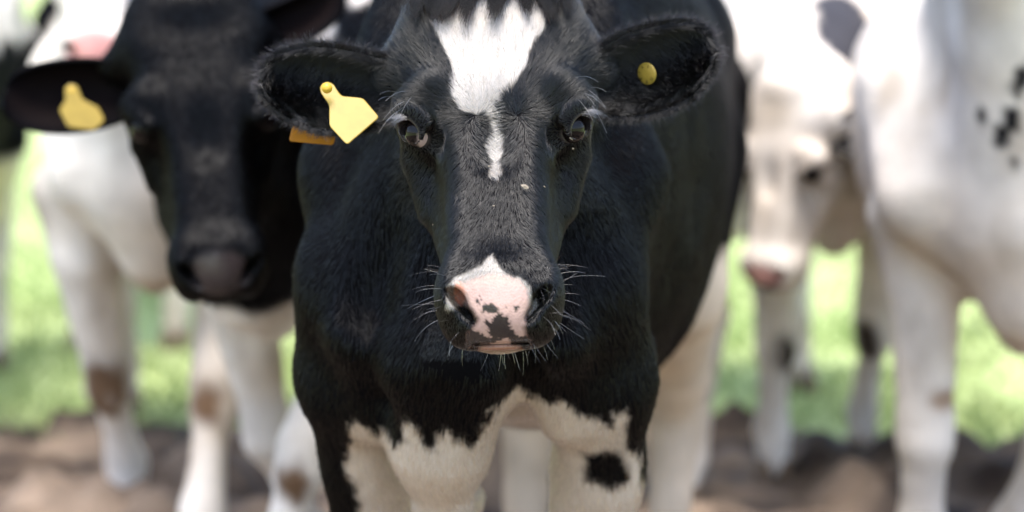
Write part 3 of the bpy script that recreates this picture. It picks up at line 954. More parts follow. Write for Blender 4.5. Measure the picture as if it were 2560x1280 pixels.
Wl = np.array(hloc(1190, 290, 2.95)); Wr = np.array(hloc(1292, 290, 2.95))
def comb(P):
    """direction the coat lies in, head frame"""
    p2 = P[:, [0, 2]]
    a, b = p2 - Wl, p2 - Wr
    da, db = np.linalg.norm(a, axis=1, keepdims=True), np.linalg.norm(b, axis=1, keepdims=True)
    wa = 1 / (1 + np.exp(np.clip((da - db) / 0.006, -40, 40)))
    r = np.where(wa > 0.5, a, b); dd = np.where(wa > 0.5, da, db)
    sw = np.stack([-r[:, 1], r[:, 0]], 1) * np.where(p2[:, :1] < (Wl[0] + Wr[0]) / 2, 1, -1)
    v = nrm(r) + nrm(sw) * 0.7 * np.exp(-dd / 0.02)
    v = nrm(v)
    low = np.clip((-0.02 - P[:, 2]) / 0.08, 0, 1)[:, None]
    v = v * (1 - low) + low * np.stack([P[:, 0] * 3.0, -np.ones(len(P))], 1)
    out = np.stack([v[:, 0], 0.30 + np.abs(P[:, 0]) * 3, v[:, 1]], 1)
    nz = np.stack([vnoise(P, 45, 1), vnoise(P, 45, 2), vnoise(P, 45, 3)], 1) * 0.30 \
       + np.stack([vnoise(P, 170, 4), vnoise(P, 170, 5), vnoise(P, 170, 6)], 1) * 0.25
    return out + nz

def jitter_col(c, amt=0.18):
    return np.clip(c * (1 + amt * rng.normal(size=(len(c), 1))), 0.002, 0.95)

W0 = cow0
Vh = W0['V'][W0['nb']:]; Qh = W0['Q'][(W0['Q'] >= W0['nb']).all(1)] - W0['nb']
Hh = W0['toH'](Vh); Nh = vnormals(Vh, Qh) @ W0['Rh']
colh, skh = W0['col'][W0['nb']:], W0['skin'][W0['nb']:]
eye_d = np.linalg.norm(np.stack([np.abs(Hh[:, 0]), Hh[:, 1], Hh[:, 2]], 1) - EYE_P, axis=1)
ev = np.stack([np.abs(Hh[:, 0]), Hh[:, 1], Hh[:, 2]], 1) - EYE_P
er = np.where(np.abs(ev @ EYE_DIR) < 0.03, np.hypot(ev @ EX / 0.0190, ev @ EY / 0.0132), 9)
dens = np.clip(1 - 1.4 * skh, 0, 1) * (er > 1.22)
hz_ = np.clip((0.17 - Hh[:, 1]) / 0.06, 0, 1) * np.clip((Hh[:, 2] + 0.292) / 0.012, 0, 1)
chestpart = (Hh[:, 2] < -0.10) & (Hh[:, 1] > 0.10 + 0.25 * (Hh[:, 2] + 0.10) * -1 * 0)
dens = dens * hz_ * np.where(chestpart, 0.0, 1.0) * np.where(Nh[:, 1] > 0.5, 0.15, 1.0)
NF = 150000
T, bc = sample_quads(Hh, Qh, NF, dens)
root = (Hh[T] * bc[..., None]).sum(1); n = nrm((Nh[T] * bc[..., None]).sum(1))
B_ = W0['toB'](root)
col, sk = coat0(B_, root)
d = comb(root)
z = root[:, 2]; x = root[:, 0]
L = 0.0085 + 0.0065 * np.clip((z - 0.0) / 0.06, 0, 1) + 0.006 * np.clip((z - 0.10) / 0.05, 0, 1)
L = L - 0.0035 * np.clip((-0.13 - z) / 0.05, 0, 1)
ev = np.stack([np.abs(x), root[:, 1], z], 1) - EYE_P
er = np.hypot(ev @ EX / 0.0190, ev @ EY / 0.0132)
wv = np.clip((3.2 - er) / 1.6, 0, 1) * (np.linalg.norm(ev, axis=1) < 0.06)
away = (ev @ EX)[:, None] * EX + (ev @ EY)[:, None] * EY
away = nrm(away) * np.stack([np.sign(x), np.ones(NF), np.ones(NF)], 1)
d = nrm(d) * (1 - wv[:, None]) + away * wv[:, None]
L = L * (1 - 0.6 * wv)
L = L * (0.75 + 0.5 * rng.random(NF))
isw = col.mean(1) > 0.3
rad = 0.00023 * (0.8 + 0.5 * rng.random(NF))
P_ = grow(root, n, d, L, 0.24 + 0.08 * rng.normal(size=NF), 0.07, 5)
hc = jitter_col(np.where(isw[:, None], col * np.array([0.88, 0.87, 0.85]), col * 1.0), 0.15)
fur = strands('fur', root, W0['toB'](P_.reshape(-1, 3)).reshape(P_.shape), taper(NF, 5, rad), hc, M_HAIR, W0['root'])


# looser, coarser coat on neck, chest and shoulders
Va, Qa = W0['V'], W0['Q']; Ha = W0['toH'](Va); Na = vnormals(Va, Qa)
dens = np.clip((Ha[:, 1] - 0.10) / 0.06, 0, 1)
dens = np.maximum(dens, ((Ha[:, 2] < -0.10) & (Ha[:, 1] > 0.10)).astype(float)) * np.clip((0.9 - Va[:, 1]) / 0.5, 0.0, 1) * np.clip(0.5 - 2.0 * (Na @ (Rb0.T @ FWD)), 0, 1) * (Va[:, 2] > 0.45)
NB_ = 110000
T, bc = sample_quads(Va, Qa, NB_, dens)
root = (Va[T] * bc[..., None]).sum(1); n = nrm((Na[T] * bc[..., None]).sum(1))
col, _ = coat0(root, W0['toH'](root))
d = np.array([[0.0, 0.45, -1.0]]) + 0.30 * np.stack([vnoise(root, 5, 1), vnoise(root, 6, 2), vnoise(root, 6, 3)], 1) + 0.12 * np.stack([vnoise(root, 30, 4), vnoise(root, 30, 5), vnoise(root, 30, 6)], 1)
P_ = grow(root, n, d, 0.013 * (0.7 + 0.6 * rng.random(NB_)), 0.14 + 0.05 * rng.normal(size=NB_), 0.10, 4)
strands('body_fur', root, P_, taper(NB_, 4, 0.00036), jitter_col(col, 0.15), M_BODYHAIR, W0['root'])

# forelock hanging from the poll
NL = 5200
lx = (rng.random(NL) - 0.5) * 0.20 - 0.004
clump = np.round(lx / 0.019 + 0.22 * rng.normal(size=NL)) * 0.019
sd_ = rng.integers(0, 9999, NL)
zr = 0.172 + 0.030 * rng.random(NL) - 1.2 * lx ** 2
yr = zf(np.minimum(zr, 0.20)) + 0.012 + 2.2 * lx ** 2
Lk = (0.028 + 0.022 * rng.random(NL)) * (1 + 0.35 * vnoise(np.stack([clump, clump * 0, clump * 0], 1), 90, 3)) * np.where(np.abs(lx) > 0.07, 0.7, 1)
K = 8; t = np.linspace(0, 1, K)[None, :]
sway = 0.5 * vnoise(np.stack([clump, clump * 0 + 3, clump * 0], 1), 60, 8)
X = lx[:, None] + (clump - lx)[:, None] * 0.9 * t ** 0.8 + Lk[:, None] * (sway[:, None] + lx[:, None] * 3) * t ** 1.5 + 0.004 * rng.normal(size=(NL, 1)) * t
Zc = zr[:, None] + Lk[:, None] * (0.35 * t - 1.15 * t ** 1.6)
Y = yr[:, None] - Lk[:, None] * (0.75 * t - 0.25 * t * t) + 0.004 * rng.normal(size=(NL, 1)) * t
Y = np.minimum(Y, zf(np.clip(Zc, -0.2, 0.22)) + 1.6 * X ** 2 - 0.022)
Pf = np.stack([X, Y, Zc], -1)
fc = jitter_col(np.tile(np.array([0.012, 0.0085, 0.0075]), (NL, 1)), 0.3)
strands('forelock', None, W0['toB'](Pf.reshape(-1, 3)).reshape(Pf.shape), taper(NL, K, 0.00034), fc, M_LONGHAIR, W0['root'])

# eyelashes
lash = []
for s in (-1, 1):
    k = 60
    u = rng.uniform(-0.98, 0.15, k)
    ptl = EYE_P + EX * (u * 0.019)[:, None] + EY * (0.0115 * np.sqrt(np.clip(1 - u * u, 0, 1)) + 0.003)[:, None] + EYE_DIR * 0.003
    dv = nrm(EYE_DIR * 0.55 - EX * (0.8 + 0.3 * rng.random((k, 1))) + EY * (0.35 + 0.2 * rng.normal(size=(k, 1))))
    Lh = 0.020 + 0.010 * rng.random(k)
    tt = np.linspace(0, 1, 6)[None, :, None]
    pp = ptl[:, None] + Lh[:, None, None] * (dv[:, None] * tt + np.array([0.15, 0.05, -0.9]) * tt * tt * 0.75)
    pp = pp * np.array([s, 1, 1])
    strands('eyelashes', None, W0['toB'](pp.reshape(-1, 3)).reshape(pp.shape), taper(k, 6, 0.00024), np.tile([0.10, 0.095, 0.10], (k, 1)), M_HAIR, W0['root'])

# whiskers round the muzzle
k = 88
sel = (Hh[:, 2] < -0.165) & (Hh[:, 1] < -0.05) & (skh < 0.2) & ((np.abs(Hh[:, 0]) > 0.045) | (Hh[:, 2] < -0.262))
T, bc = sample_quads(Hh, Qh, k, sel.astype(float))
root = (Hh[T] * bc[..., None]).sum(1); n = nrm((Nh[T] * bc[..., None]).sum(1))
dv = nrm(n + np.stack([np.sign(root[:, 0]) * 0.55 * (np.abs(root[:, 0]) > 0.03), -0.1 + 0 * root[:, 0], np.where(root[:, 2] < -0.235, -0.9, 0.05 + 0 * root[:, 0])], 1) + 0.28 * rng.normal(size=(k, 3)))
Lw = np.where(root[:, 2] < -0.24, 0.010 + 0.012 * rng.random(k), 0.014 + 0.032 * rng.random(k) ** 1.5)
tt = np.linspace(0, 1, 7)[None, :, None]
bend = rng.normal(size=(k, 1, 3)) * 0.16 + np.array([0, 0, -0.22])
pp = root[:, None] + Lw[:, None, None] * (dv[:, None] * tt + bend * tt * tt)
wc = np.where(rng.random((k, 1)) < 0.42, [[0.50, 0.47, 0.44]], [[0.06, 0.055, 0.055]]) * np.ones((k, 3))
strands('whiskers', None, W0['toB'](pp.reshape(-1, 3)).reshape(pp.shape), taper(k, 7, 0.00021, 0.3), wc, M_HAIR, W0['root'])
k = 8
for s in (-1, 1):
    pb = np.array([s * 0.108, -0.03, 0.035]) + rng.normal(size=(k, 3)) * 0.010
    dv = nrm(np.stack([s * (0.5 + rng.random(k)), -0.8 + 0 * rng.random(k), 0.5 * rng.normal(size=k)], 1))
    pp = pb[:, None] + 0.035 * (dv[:, None] * tt + np.array([0, 0, -0.5]) * tt * tt)
    strands('brow_whiskers', None, W0['toB'](pp.reshape(-1, 3)).reshape(pp.shape), taper(k, 7, 0.00022, 0.4), np.tile([0.35, 0.33, 0.32], (k, 1)), M_HAIR, W0['root'])

# dried flecks of dirt and chaff caught in the coat
for px_, py_, D_, r_ in ((1309, 473, 2.885, 0.0042), (1421, 348, 2.955, 0.0028), (1428, 362, 2.955, 0.0022), (1440, 372, 2.965, 0.0024), (1416, 335, 2.955, 0.0020), (1222, 425, 2.905, 0.0022), (1232, 520, 2.87, 0.0016), (1092, 560, 2.93, 0.0015), (1352, 470, 2.90, 0.0016)):
    fx, fz = hloc(px_, py_, D_)
    k = np.argmin(np.hypot(Hh[:, 0] - fx, Hh[:, 2] - fz) + (Nh[:, 1] > -0.1) * 1.0)
    c0 = Hh[k] + Nh[k] * 0.006
    t1 = nrm(np.cross(Nh[k], [0.3, 0.2, 1.0])[None])[0]; t2 = np.cross(Nh[k], t1)
    an = np.linspace(0, math.tau, 7, endpoint=False)
    rr_ = r_ * (0.45 + 0.7 * rng.random(7))
    ring = c0 + t1 * (np.cos(an) * rr_ * 1.3)[:, None] + t2 * (np.sin(an) * rr_ * 0.8)[:, None] + Nh[k] * (rng.random(7) * r_ * 0.5)[:, None]
    Vf = np.concatenate([ring, [c0 + Nh[k] * r_ * 0.6], [c0 - Nh[k] * r_ * 0.3]])
    Ff = [(a_i, (a_i + 1) % 7, 7) for a_i in range(7)] + [((a_i + 1) % 7, a_i, 8) for a_i in range(7)]
    mesh_obj('dirt_fleck', W0['toB'](Vf), Ff, M_FLECK, W0['root'], smooth=False)

# ears: combed inside hair, fuzzy rim
for (eo, P, n, U, Vv), sgn in zip(W0['ears'], (-1, 1)):
    nu, nv = U.shape
    i = np.arange(nu * nv).reshape(nu, nv)
    q = np.stack([i[:-1, :-1], i[1:, :-1], i[1:, 1:], i[:-1, 1:]], -1).reshape(-1, 4)
    Pf, nf, uf, vf = P.reshape(-1, 3), n.reshape(-1, 3), U.ravel(), Vv.ravel()
    NE = 26000
    T, bc = sample_quads(Pf, q, NE, 0.5 + 0.9 * np.abs(vf) + 0.3 * (uf < 0.3))
    g_ = lambda a: (a[T] * (bc[..., None] if a.ndim == 2 else bc)).sum(1)
    root, nn, uu, vv = g_(Pf), nrm(g_(nf)), g_(uf), g_(vf)
    back = rng.random(NE) < 0.30
    side = np.where(back, -1.0, 1.0)[:, None]
    root = root - nn * np.where(back, 0.005, 0.0)[:, None]
    d = np.stack([sgn * (0.85 - 0.2 * uu), -0.10 + 0 * uu, np.where(vv > 0, -0.75 * (1 - 0.3 * uu) * (vv < 0.86) + 0.8 * (vv > 0.86), -0.25 - 0.6 * (vv < -0.8))], 1)
    d = np.where(back[:, None], np.stack([sgn * 0.8 + 0 * uu, 0 * uu, 0.9 * np.sign(vv) * np.abs(vv)], 1), d)
    d = d + 0.35 * np.stack([vnoise(root, 70, 1), vnoise(root, 70, 2), vnoise(root, 70, 3)], 1) + 0.25 * np.stack([vnoise(root, 220, 4), vnoise(root, 220, 5), vnoise(root, 220, 6)], 1)
    L = (0.013 + 0.010 * np.clip(vv, 0, 1) + 0.010 * np.clip(0.5 - uu, 0, 0.5)) * (0.7 + 0.6 * rng.random(NE))
    L = np.where(back, 0.012 * (0.7 + 0.6 * rng.random(NE)), L)
    pp = grow(root, nn * side, d, L, 0.50 + 0.15 * rng.normal(size=NE), 0.14, 5)
    cl = jitter_col(np.tile(np.array([0.012, 0.0115, 0.0125]), (NE, 1)), 0.25)
    strands('ear_hair', None, W0['toB'](pp.reshape(-1, 3)).reshape(pp.shape), taper(NE, 5, 0.00024), cl, M_HAIR, eo)
    # rim
    rim = np.concatenate([P[:, 0], P[-1, 1:-1], P[::-1, -1]]); rn = np.concatenate([n[:, 1], n[-2, 1:-1], n[::-1, -2]])
    seg = np.linalg.norm(np.diff(rim, axis=0), axis=1); cs = np.concatenate([[0], np.cumsum(seg)])
    NR = 3600
    tt_ = rng.random(NR) * cs[-1]
    f = lambda A: np.stack([np.interp(tt_, cs, A[:, k_]) for k_ in range(3)], 1)
    root, nn = f(rim), nrm(f(rn))
    cen = Pf.mean(0)
    outd = root - cen; outd[:, 1] = 0; outd = nrm(outd)
    root = root - nn * (0.004 * rng.random(NR))[:, None] - outd * (0.003 * rng.random(NR))[:, None]
    d = outd + np.array([sgn * 0.45, 0, 0]) + 0.35 * rng.normal(size=(NR, 3))
    L = 0.0115 * (0.4 + 1.0 * rng.random(NR)) * np.where(root[:, 2] > cen[2] + 0.01, 1.25, 1.0)
    tq = np.linspace(0, 1, 5)[None, :, None]
    pp = root[:, None] + L[:, None, None] * (nrm(d)[:, None] * tq + rng.normal(size=(NR, 1, 3)) * 0.12 * tq * tq)
    cl = jitter_col(np.tile(np.array([0.016, 0.014, 0.0155]), (NR, 1)), 0.3)
    strands('rim_hair', None, W0['toB'](pp.reshape(-1, 3)).reshape(pp.shape), taper(NR, 5, 0.00018), cl, M_HAIR, eo)

# ear tags
def plate(name, pts, y, th, mat, parent, to, tilt=None, bev=0.0012):
    """flat plastic plate with rounded corners, outline (x, z) in the head frame"""
    P = np.array(pts, float); out = []
    m_ = len(P)
    for i in range(m_):
        a, b, c = P[i - 1], P[i], P[(i + 1) % m_]
        e1, e2 = nrm((a - b)[None])[0], nrm((c - b)[None])[0]
        r = min(0.0045, 0.4 * np.linalg.norm(a - b), 0.4 * np.linalg.norm(c - b))
        for t in np.linspace(0, 1, 5):
            out.append((1 - t) ** 2 * (b + e1 * r) + 2 * t * (1 - t) * b + t * t * (b + e2 * r))
    out = np.array(out); k = len(out); c = out.mean(0)
    yy = lambda p: y + (tilt[0] * (p[:, 0] - c[0]) + tilt[1] * (p[:, 1] - c[1]) if tilt else 0)
    ins = c + (out - c) * (1 - bev / np.maximum(np.linalg.norm(out - c, axis=1, keepdims=True), 1e-6))
    L_ = [(ins, -th / 2), (out, -th / 2 + bev * 0.7), (out, th / 2 - bev * 0.7), (ins, th / 2)]
    V = np.concatenate([np.stack([p[:, 0], yy(p) + o, p[:, 1]], 1) for p, o in L_])
    F = []
    for r in range(3):
        for i in range(k):
            F.append((r * k + i, r * k + (i + 1) % k, (r + 1) * k + (i + 1) % k, (r + 1) * k + i))
    F.append(tuple(range(k - 1, -1, -1))); F.append(tuple(3 * k + i for i in range(k)))
    return mesh_obj(name, to(V), F, mat, parent, smooth=False)

def dome(name, c, r, h, mat, parent, to, ax=(0, -1, 0), e=(1.0, 1.0)):
    V, F = [], []
    ax = nrm(np.array([ax], float))[0]; t1 = nrm(np.cross(ax, [0, 0, 1.0])[None])[0]; t2 = np.cross(t1, ax)
    prof = [(1.0, 0), (1.0, 0.35), (0.86, 0.62), (0.62, 0.78), (0.5, 0.95), (0.22, 1.0)]
    for pr, ph in prof:
        for k_ in range(20):
            a = math.tau * k_ / 20
            V.append(np.array(c) + t1 * r * e[0] * pr * math.cos(a) + t2 * r * e[1] * pr * math.sin(a) + ax * h * ph)
    for r_ in range(len(prof) - 1):
        for k_ in range(20):
            F.append((r_ * 20 + k_, r_ * 20 + (k_ + 1) % 20, (r_ + 1) * 20 + (k_ + 1) % 20, (r_ + 1) * 20 + k_))
    F.append(tuple(range((len(prof) - 1) * 20, len(prof) * 20)))
    return mesh_obj(name, to(np.array(V)), F, mat, parent)

def hp(px, py, D): return hloc(px, py, D)
TD = 3.045
big = [hp(x, y, TD) for x, y in [(802, 232), (799, 218), (806, 206), (820, 203), (833, 210), (842, 226), (854, 240), (907, 245), (949, 294), (871, 365), (826, 317), (824, 263)]]
ty = TD - 3.0
tagA = plate('ear_tag', big, ty, 0.0022, M_TAG, W0['ears'][0][0], W0['toB'], tilt=(0.10, 0.45))
tagA['label'] = 'blank yellow plastic flag tag hanging from the ear'
cx, cz = hp(819, 222, TD)
dome('tag_stud', (cx, ty - 0.0105, cz), 0.0068, 0.006, M_STUD, W0['ears'][0][0], W0['toB'])
back = [hp(x, y, 3.10) for x, y in [(742, 240), (734, 296), (720, 352), (832, 362), (842, 320), (850, 250)]]
tagB = plate('ear_tag', back, 0.115, 0.0022, M_TAG2, W0['ears'][0][0], W0['toB'], tilt=(0.05, 0.1))
tagB['label'] = 'orange plastic tag hanging behind the ear'
# round button tag in the other ear
ax = nrm(np.array([[-0.62, -0.75, -0.20]]))[0]
cx, cz = hp(1620, 181, 3.07)
bp_, bn = None, None
eP = W0['ears'][1][1].reshape(-1, 3)
near = eP[np.argmin(np.hypot(eP[:, 0] - cx, eP[:, 2] - cz))]
bc_ = np.array([cx, near[1] - 0.012, cz])
dome('button_tag', bc_, 0.0145, 0.0035, M_TAG, W0['ears'][1][0], W0['toB'], ax=ax)['label'] = 'round yellow button tag with dark characters round its rim'
t1 = nrm(np.cross(ax, [0, 0, 1.0])[None])[0]; t2 = np.cross(t1, ax)
for k_, ch in enumerate('UK0271'):
    cu = bpy.data.curves.new('tag_lettering', 'FONT'); cu.body = ch; cu.size = 0.0058; cu.align_x = 'CENTER'; cu.align_y = 'CENTER'; cu.extrude = 0.0001
    tmp = bpy.data.objects.new('tmp', cu); C.objects.link(tmp)
    dg = bpy.context.evaluated_depsgraph_get()
    me = bpy.data.meshes.new_from_object(tmp.evaluated_get(dg))
    bpy.data.objects.remove(tmp)
    v = np.array([q_.co[:] for q_ in me.vertices])
    a = math.radians(-140 + 52 * k_)
    rad_, tan_ = t1 * math.cos(a) + t2 * math.sin(a), -t1 * math.sin(a) + t2 * math.cos(a)
    w = bc_ + ax * 0.0032 + rad_ * 0.0108 + v[:, :1] * tan_ - v[:, 1:2] * rad_ * 1 + ax * 0.0004
    w = W0['toB'](w)
    me.vertices.foreach_set('co', w.astype(np.float32).ravel())
    me.materials.clear()
    link('tag_lettering', me, M_INK, W0['ears'][1][0])

# ================================================================== the other cows
def ear_pair(scale=1.0, droop=0.0):
    a = np.array(EAR_B); m_ = a.copy(); m_[:, 0] *= -1
    a[:, 0] = a[0, 0] + (a[:, 0] - a[0, 0]) * 0.92; m_[:, 0] = -a[:, 0]
    return [dict(out=m_.tolist(), nu=28, nv=18, cup=0.045), dict(out=a.tolist(), nu=28, nv=18, cup=0.045)]

# black cow on the left
def coat1(V, Hd):
    col = np.tile(BLACK, (len(V), 1)); x, y, z = V.T
    j = noisy(V, 51, 0.02, 14, 0.006, 60)
    white = soft(z - 0.665 + j, 0.02)
    col = mixc(col, WHITE, white)
    col = mixc(col, WHITE, soft(cone(V, (0.11, 0.30, 1.30), (0.29, -0.08, 1.19), 0.022, 0.014), 0.008))
    col = knee_spots(col, V, LEGS1[1:], 0.042, BROWN)
    col = mud(stain(col, V, 13), V, 13, 0.6, 0.5)
    skin = np.zeros(len(V))
    hx, hy, hz = Hd.T
    pl = soft(ell(np.stack([hx, hy, hz], 1), (0, -0.15, -0.215), (0.046, 0.05, 0.038)), 0.012)
    col = mixc(col, (0.038, 0.029, 0.029), pl); skin = np.maximum(skin, pl)
    hd = (np.abs(hx) < 0.22) & (hy < 0.15) & (hz > -0.35) & (hz < 0.3)
    col[hd & (pl < 0.01)] = BLACK
    return col, skin
def rows_in(rows, head, D):
    hp_, hy_, hpi_, hr_, hs_ = head
    Rw = rotz(hy_) @ rotx(hpi_) @ roty(hr_)
    f_ = lambda px, py: ((at(px, py, D) - hp_) @ Rw) / hs_
    return [(f_(px, (t + b) / 2)[0], f_(px, t)[2], f_(px, b)[2]) for px, t, b in rows]
LEGS1 = [limb_front(-0.17, 0.17, foot=(0.02, 0.20)), limb_front(0.17, 0.17, foot=(-0.086, -0.17))]
H1 = (at(508, 292, 4.02), R(9), -PITCH + R(13), R(-4.5), 1.06)
cow1 = make_cow('black-faced cow on the left with one yellow tag in its ear', (-0.53, 4.58, 0), R(-35),
                spec(LEGS1, [limb_hind(-0.18, 1.36), limb_hind(0.18, 1.36)], masses=std_masses(0.72)),
                H1, coat1, 0.006, 0.016,
                [dict(out=rows_in([(372, 165, 255), (335, 155, 275), (270, 145, 300), (220, 141, 312), (160, 144, 317), (100, 155, 312), (55, 172, 296), (25, 197, 273), (14, 220, 245)], H1, 4.08),
                      nu=36, nv=22, cup=0.040, base_y=0.055, tip_y=0.05),
                 dict(out=rows_in([(630, 40, 110), (655, 20, 108), (700, 2, 108), (750, -18, 92), (800, -38, 66), (838, -50, 30), (852, -42, 0)], H1, 4.12),
                      nu=28, nv=18, cup=0.035, base_y=0.06, tip_y=0.08)])
e1 = cow1['ears'][0]
def h1(px, py, D):
    Rw = rotz(H1[1]) @ rotx(H1[2]) @ roty(H1[3]); v_ = ((at(px, py, D) - H1[0]) @ Rw) / H1[4]; return v_[0], v_[2], v_[1]
pts1 = [h1(x_, y_, 4.05)[:2] for x_, y_ in [(176, 202), (163, 212), (166, 242), (150, 264), (171, 306), (236, 316), (262, 292), (246, 260), (206, 240), (194, 207)]]
t_ = plate('ear_tag', pts1, 0.028, 0.0022, M_TAG, e1[0], cow1['toB'], tilt=(0.0, 0.35))
t_['label'] = 'yellow plastic flag tag in the ear'
cx, cz, _ = h1(180, 218, 4.05)
dome('tag_stud', (cx, 0.040, cz), 0.0065, 0.006, M_STUD, e1[0], cow1['toB'])

Va, Qa = cow1['V'], cow1['Q']; Ha = cow1['toH'](Va); Na = vnormals(Va, Qa)
fr = np.clip(0.3 - Na @ (rotz(R(-35)).T @ FWD), 0, 1)
dens = fr * np.clip(1 - 2 * cow1['skin'], 0, 1) * np.where(Ha[:, 1] < 0.2, 1.0, 0.35) * (Va[:, 1] < 0.6) * (Va[:, 2] > 0.55)
NC = 60000
T, bc = sample_quads(Va, Qa, NC, dens)
root = (Va[T] * bc[..., None]).sum(1); n = nrm((Na[T] * bc[..., None]).sum(1))
hr_ = cow1['toH'](root)
col, _ = coat1(root, hr_)
d = np.where((hr_[:, 1] < 0.15)[:, None], np.stack([hr_[:, 0] * 3, 0.3 + 0 * hr_[:, 0], -1 + 0 * hr_[:, 0]], 1) @ cow1['Rh'].T, np.array([[0.2, 0.5, -1.0]]))
P_ = grow(root, n, d, 0.010 * (0.7 + 0.6 * rng.random(NC)), 0.14 + 0.05 * rng.normal(size=NC), 0.06, 4)
strands('fur', root, P_, taper(NC, 4, 0.00042), jitter_col(col, 0.15), M_BODYHAIR, cow1['root'])

# white cow behind it
def coat2(V, Hd):
    col = np.tile(WHITE, (len(V), 1)); x, y, z = V.T
    col = knee_spots(col, V, LEGS2, 0.05, BROWN)
    col = mixc(col, (0.42, 0.30, 0.22), soft(np.abs(z - 0.75) - 0.12, 0.1) * 0.35 * np.clip(0.5 + vnoise(V, 5, 8), 0, 1))
    col = mud(stain(col, V, 23), V, 23, 0.6, 0.45)
    pl = soft(ell(Hd, (0, -0.15, -0.215), (0.055, 0.05, 0.045)), 0.012)
    col = mixc(col, (0.75, 0.36, 0.32), pl)
    return col, pl
LEGS2 = [limb_front(-0.17, 0.17, foot=(0.064, 0.25), th=1.08), limb_front(0.17, 0.17, foot=(-0.063, -0.27), th=1.08)]
cow2 = make_cow('white cow with brown knees behind the black-faced cow, only its pink nose showing on top', (-0.772, 5.17, 0), R(6),
                spec(LEGS2,
                     [limb_hind(-0.18, 1.50, foot=(0, 0.15)), limb_hind(0.18, 1.50, foot=(0, 0.15))],
                     trunk=[(a, b, c, d * 0.84) for a, b, c, d in TRUNK], masses=std_masses(0.85)),
                (at(250, -130, 4.95), R(4), -PITCH + R(4), 0, 1.0), coat2, 0.008, 0.018, ear_pair(),
                ear_coat=lambda V: np.tile(WHITE, (len(V), 1)))

# black and white cow at the left edge
def coat3(V, Hd):
    col = np.tile(BLACK, (len(V), 1)); x, y, z = V.T
    j = noisy(V, 61, 0.05, 6, 0.01, 30)
    col = mixc(col, WHITE, soft(1.06 - z + j, 0.02))
    col = mixc(col, WHITE, soft(z - 0.70 + j, 0.02))
    return mud(stain(col, V, 33), V, 33), np.zeros(len(V))
cow3 = make_cow('black cow with white patches cut off by the left edge of the picture', (-1.70, 6.1, 0), R(4),
                spec([limb_front(-0.17, 0.17), limb_front(0.17, 0.17)], [limb_hind(-0.18, 1.36), limb_hind(0.18, 1.36)]),
                (at(-420, -260, 5.7), R(-20), -PITCH, 0, 1.0), coat3, 0.010, 0.020, ear_pair())

# black cow standing farther back on the left
def coat6(V, Hd):
    col = np.tile(BLACK, (len(V), 1)); x, y, z = V.T
    j = noisy(V, 71, 0.04, 7, 0.01, 30)
    col = mixc(col, WHITE, soft(z - 0.66 + j, 0.02))
    col = mixc(col, WHITE, soft(np.hypot((x + 0.16) / 0.07, (z - 1.02) / 0.10) - 1 + 6 * j, 0.1) * (y < 0.6))
    return mud(stain(col, V, 37), V, 37), np.zeros(len(V))
cow6 = make_cow('black cow with white legs farthest back on the left, behind the white cow', (-1.26, 7.75, 0), R(2),
                spec([limb_front(-0.165, 0.17), limb_front(0.165, 0.17)], [limb_hind(-0.18, 1.36), limb_hind(0.18, 1.36)]),
                (at(260, -330, 7.4), R(-10), -PITCH, 0, 1.0), coat6, 0.012, 0.024, ear_pair())

# white-faced cow on the right
def coat4(V, Hd):
    col = np.tile(WHITE, (len(V), 1)); x, y, z = V.T
    col = knee_spots(col, V, LEGS4[:1], 0.042, (0.03, 0.022, 0.018), 0.6)
    col = knee_spots(col, V, LEGS4[1:], 0.042, (0.03, 0.022, 0.018), -0.3)
    col = mixc(col, (0.05, 0.05, 0.058), soft(np.linalg.norm((V - np.array([-0.03, -0.08, 1.14])) / np.array([0.085, 0.22, 0.095]), axis=1) - 1 + 0.3 * vnoise(V, 9, 3), 0.12) * (Hd[:, 1] > 0.12))
    col = mud(stain(col, V, 43), V, 43, 0.6, 0.6)
    pl = soft(ell(Hd, (0, -0.15, -0.218), (0.052, 0.05, 0.038)), 0.012)
    col = mixc(col, (0.58, 0.31, 0.27), pl)
    col = mixc(col, (0.05, 0.04, 0.04), pl * soft(Hd[:, 2] + 0.232, 0.008))
    e = np.stack([np.abs(Hd[:, 0]), Hd[:, 1], Hd[:, 2]], 1) - EYE_P
    col = mixc(col, (0.25, 0.19, 0.14), soft(np.linalg.norm(e, axis=1) - 0.035, 0.03) * 0.7)
    col = mixc(col, (0.03, 0.027, 0.03), soft(np.linalg.norm(e, axis=1) - 0.025, 0.012))
    col = mixc(col, (0.55, 0.45, 0.33), soft(np.linalg.norm(Hd - [0, 0.03, 0.13], axis=1) - 0.06, 0.06) * 0.6)
    return col, pl
def earc4(V):
    return mixc(np.tile(WHITE, (len(V), 1)), (0.03, 0.03, 0.03), soft(0.12 - np.abs(V[:, 0] - V[:, 0].mean()) * 0 - 0.2, 0.1))
LEGS4 = [limb_front(-0.15, 0.17, th=0.95), limb_front(0.15, 0.17, foot=(0.0, 0.22), th=0.95)]
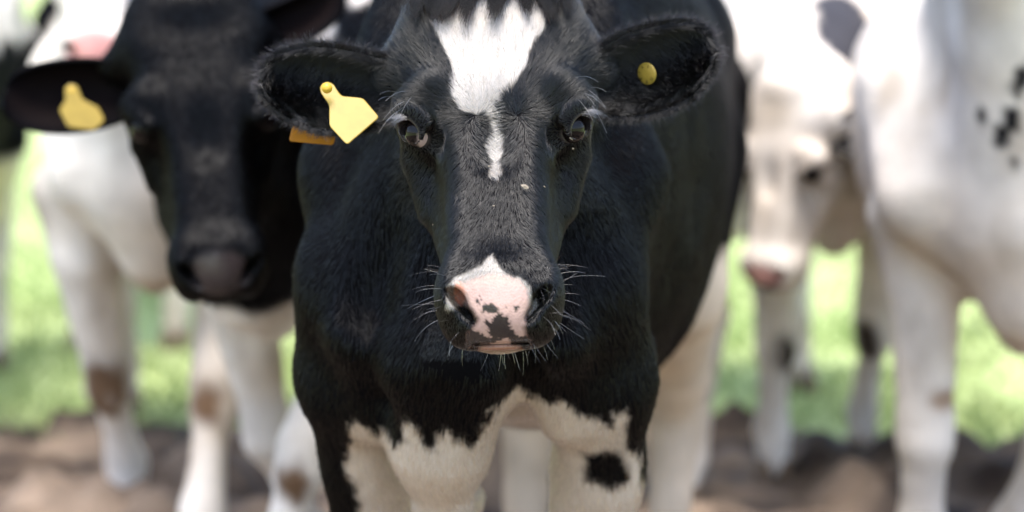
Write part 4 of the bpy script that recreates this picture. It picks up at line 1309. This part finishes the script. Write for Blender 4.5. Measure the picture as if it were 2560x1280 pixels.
cow4 = make_cow('white-faced cow with pink nose standing right of the front cow', (0.80, 5.78, 0), R(4),
                spec(LEGS4, [limb_hind(-0.18, 1.36), limb_hind(0.18, 1.36)]),
                (at(1962, 410, 5.5), R(-44), -PITCH + R(27), R(0), 0.98), coat4, 0.007, 0.018, ear_pair(),
                ear_coat=lambda V: np.tile(np.array([0.06, 0.055, 0.05]), (len(V), 1)))

# white cow with black flecks at the right edge
def coat5(V, Hd):
    col = np.tile(WHITE * 1.02, (len(V), 1)); x, y, z = V.T
    p = (V - np.array(POS5)) 
    w = 0
    for cx, cz, rx, rz, a in SPOTS5:
        u, v = x - cx, z - cz
        ca, sa = math.cos(a), math.sin(a)
        w = np.maximum(w, soft(np.hypot((u * ca + v * sa) / rx, (-u * sa + v * ca) / rz) - 1 + 0.08 * vnoise(V, 30, 4), 0.2))
    col = mixc(col, (0.012, 0.012, 0.014), w * (y < 0.5))
    col = mixc(col, (0.32, 0.22, 0.15), soft(np.hypot((x + 0.13) / 0.03, (z - 0.44) / 0.02) - 1, 0.8) * (y < 0.3))
    col = mud(stain(col, V, 53), V, 53, 0.7, 0.5)
    return col, np.zeros(len(V))
POS5 = (0.985, 4.68, 0); YAW5 = R(-10)
def loc5(px, py, D):
    w = rotz(YAW5).T @ (at(px, py, D) - np.array(POS5)); return w[0], w[2]
SPOTS5 = [(*loc5(2542, 185, 4.7), 0.017, 0.034, -0.3), (*loc5(2512, 305, 4.7), 0.018, 0.046, -0.35), (*loc5(2452, 280, 4.7), 0.008, 0.018, 0), (*loc5(2540, 395, 4.7), 0.009, 0.016, 0)]
cow5 = make_cow('white cow with small black flecks on its chest at the right edge', POS5, YAW5,
                spec([limb_front(-0.185, 0.17, th=1.15), limb_front(0.185, 0.17, foot=(-0.15, 0.14), th=1.1)], [limb_hind(-0.18, 1.36), limb_hind(0.18, 1.36, foot=(0, .3))],
                     trunk=[(a, b, c, d * 1.12) for a, b, c, d in TRUNK], masses=std_masses(1.12),
                     folds=[([(0.01, 0.0, 0.80), (0.03, 0.02, 0.66), (0.03, 0.10, 0.60)], [0.115, 0.085, 0.06], 0.06)]),
                (at(2480, -430, 4.3), R(-8), -PITCH - R(5), 0, 1.0), coat5, 0.010, 0.016, ear_pair(),
                ear_coat=lambda V: np.tile(WHITE, (len(V), 1)))
print('script', round(time.time() - T0, 1), 's')
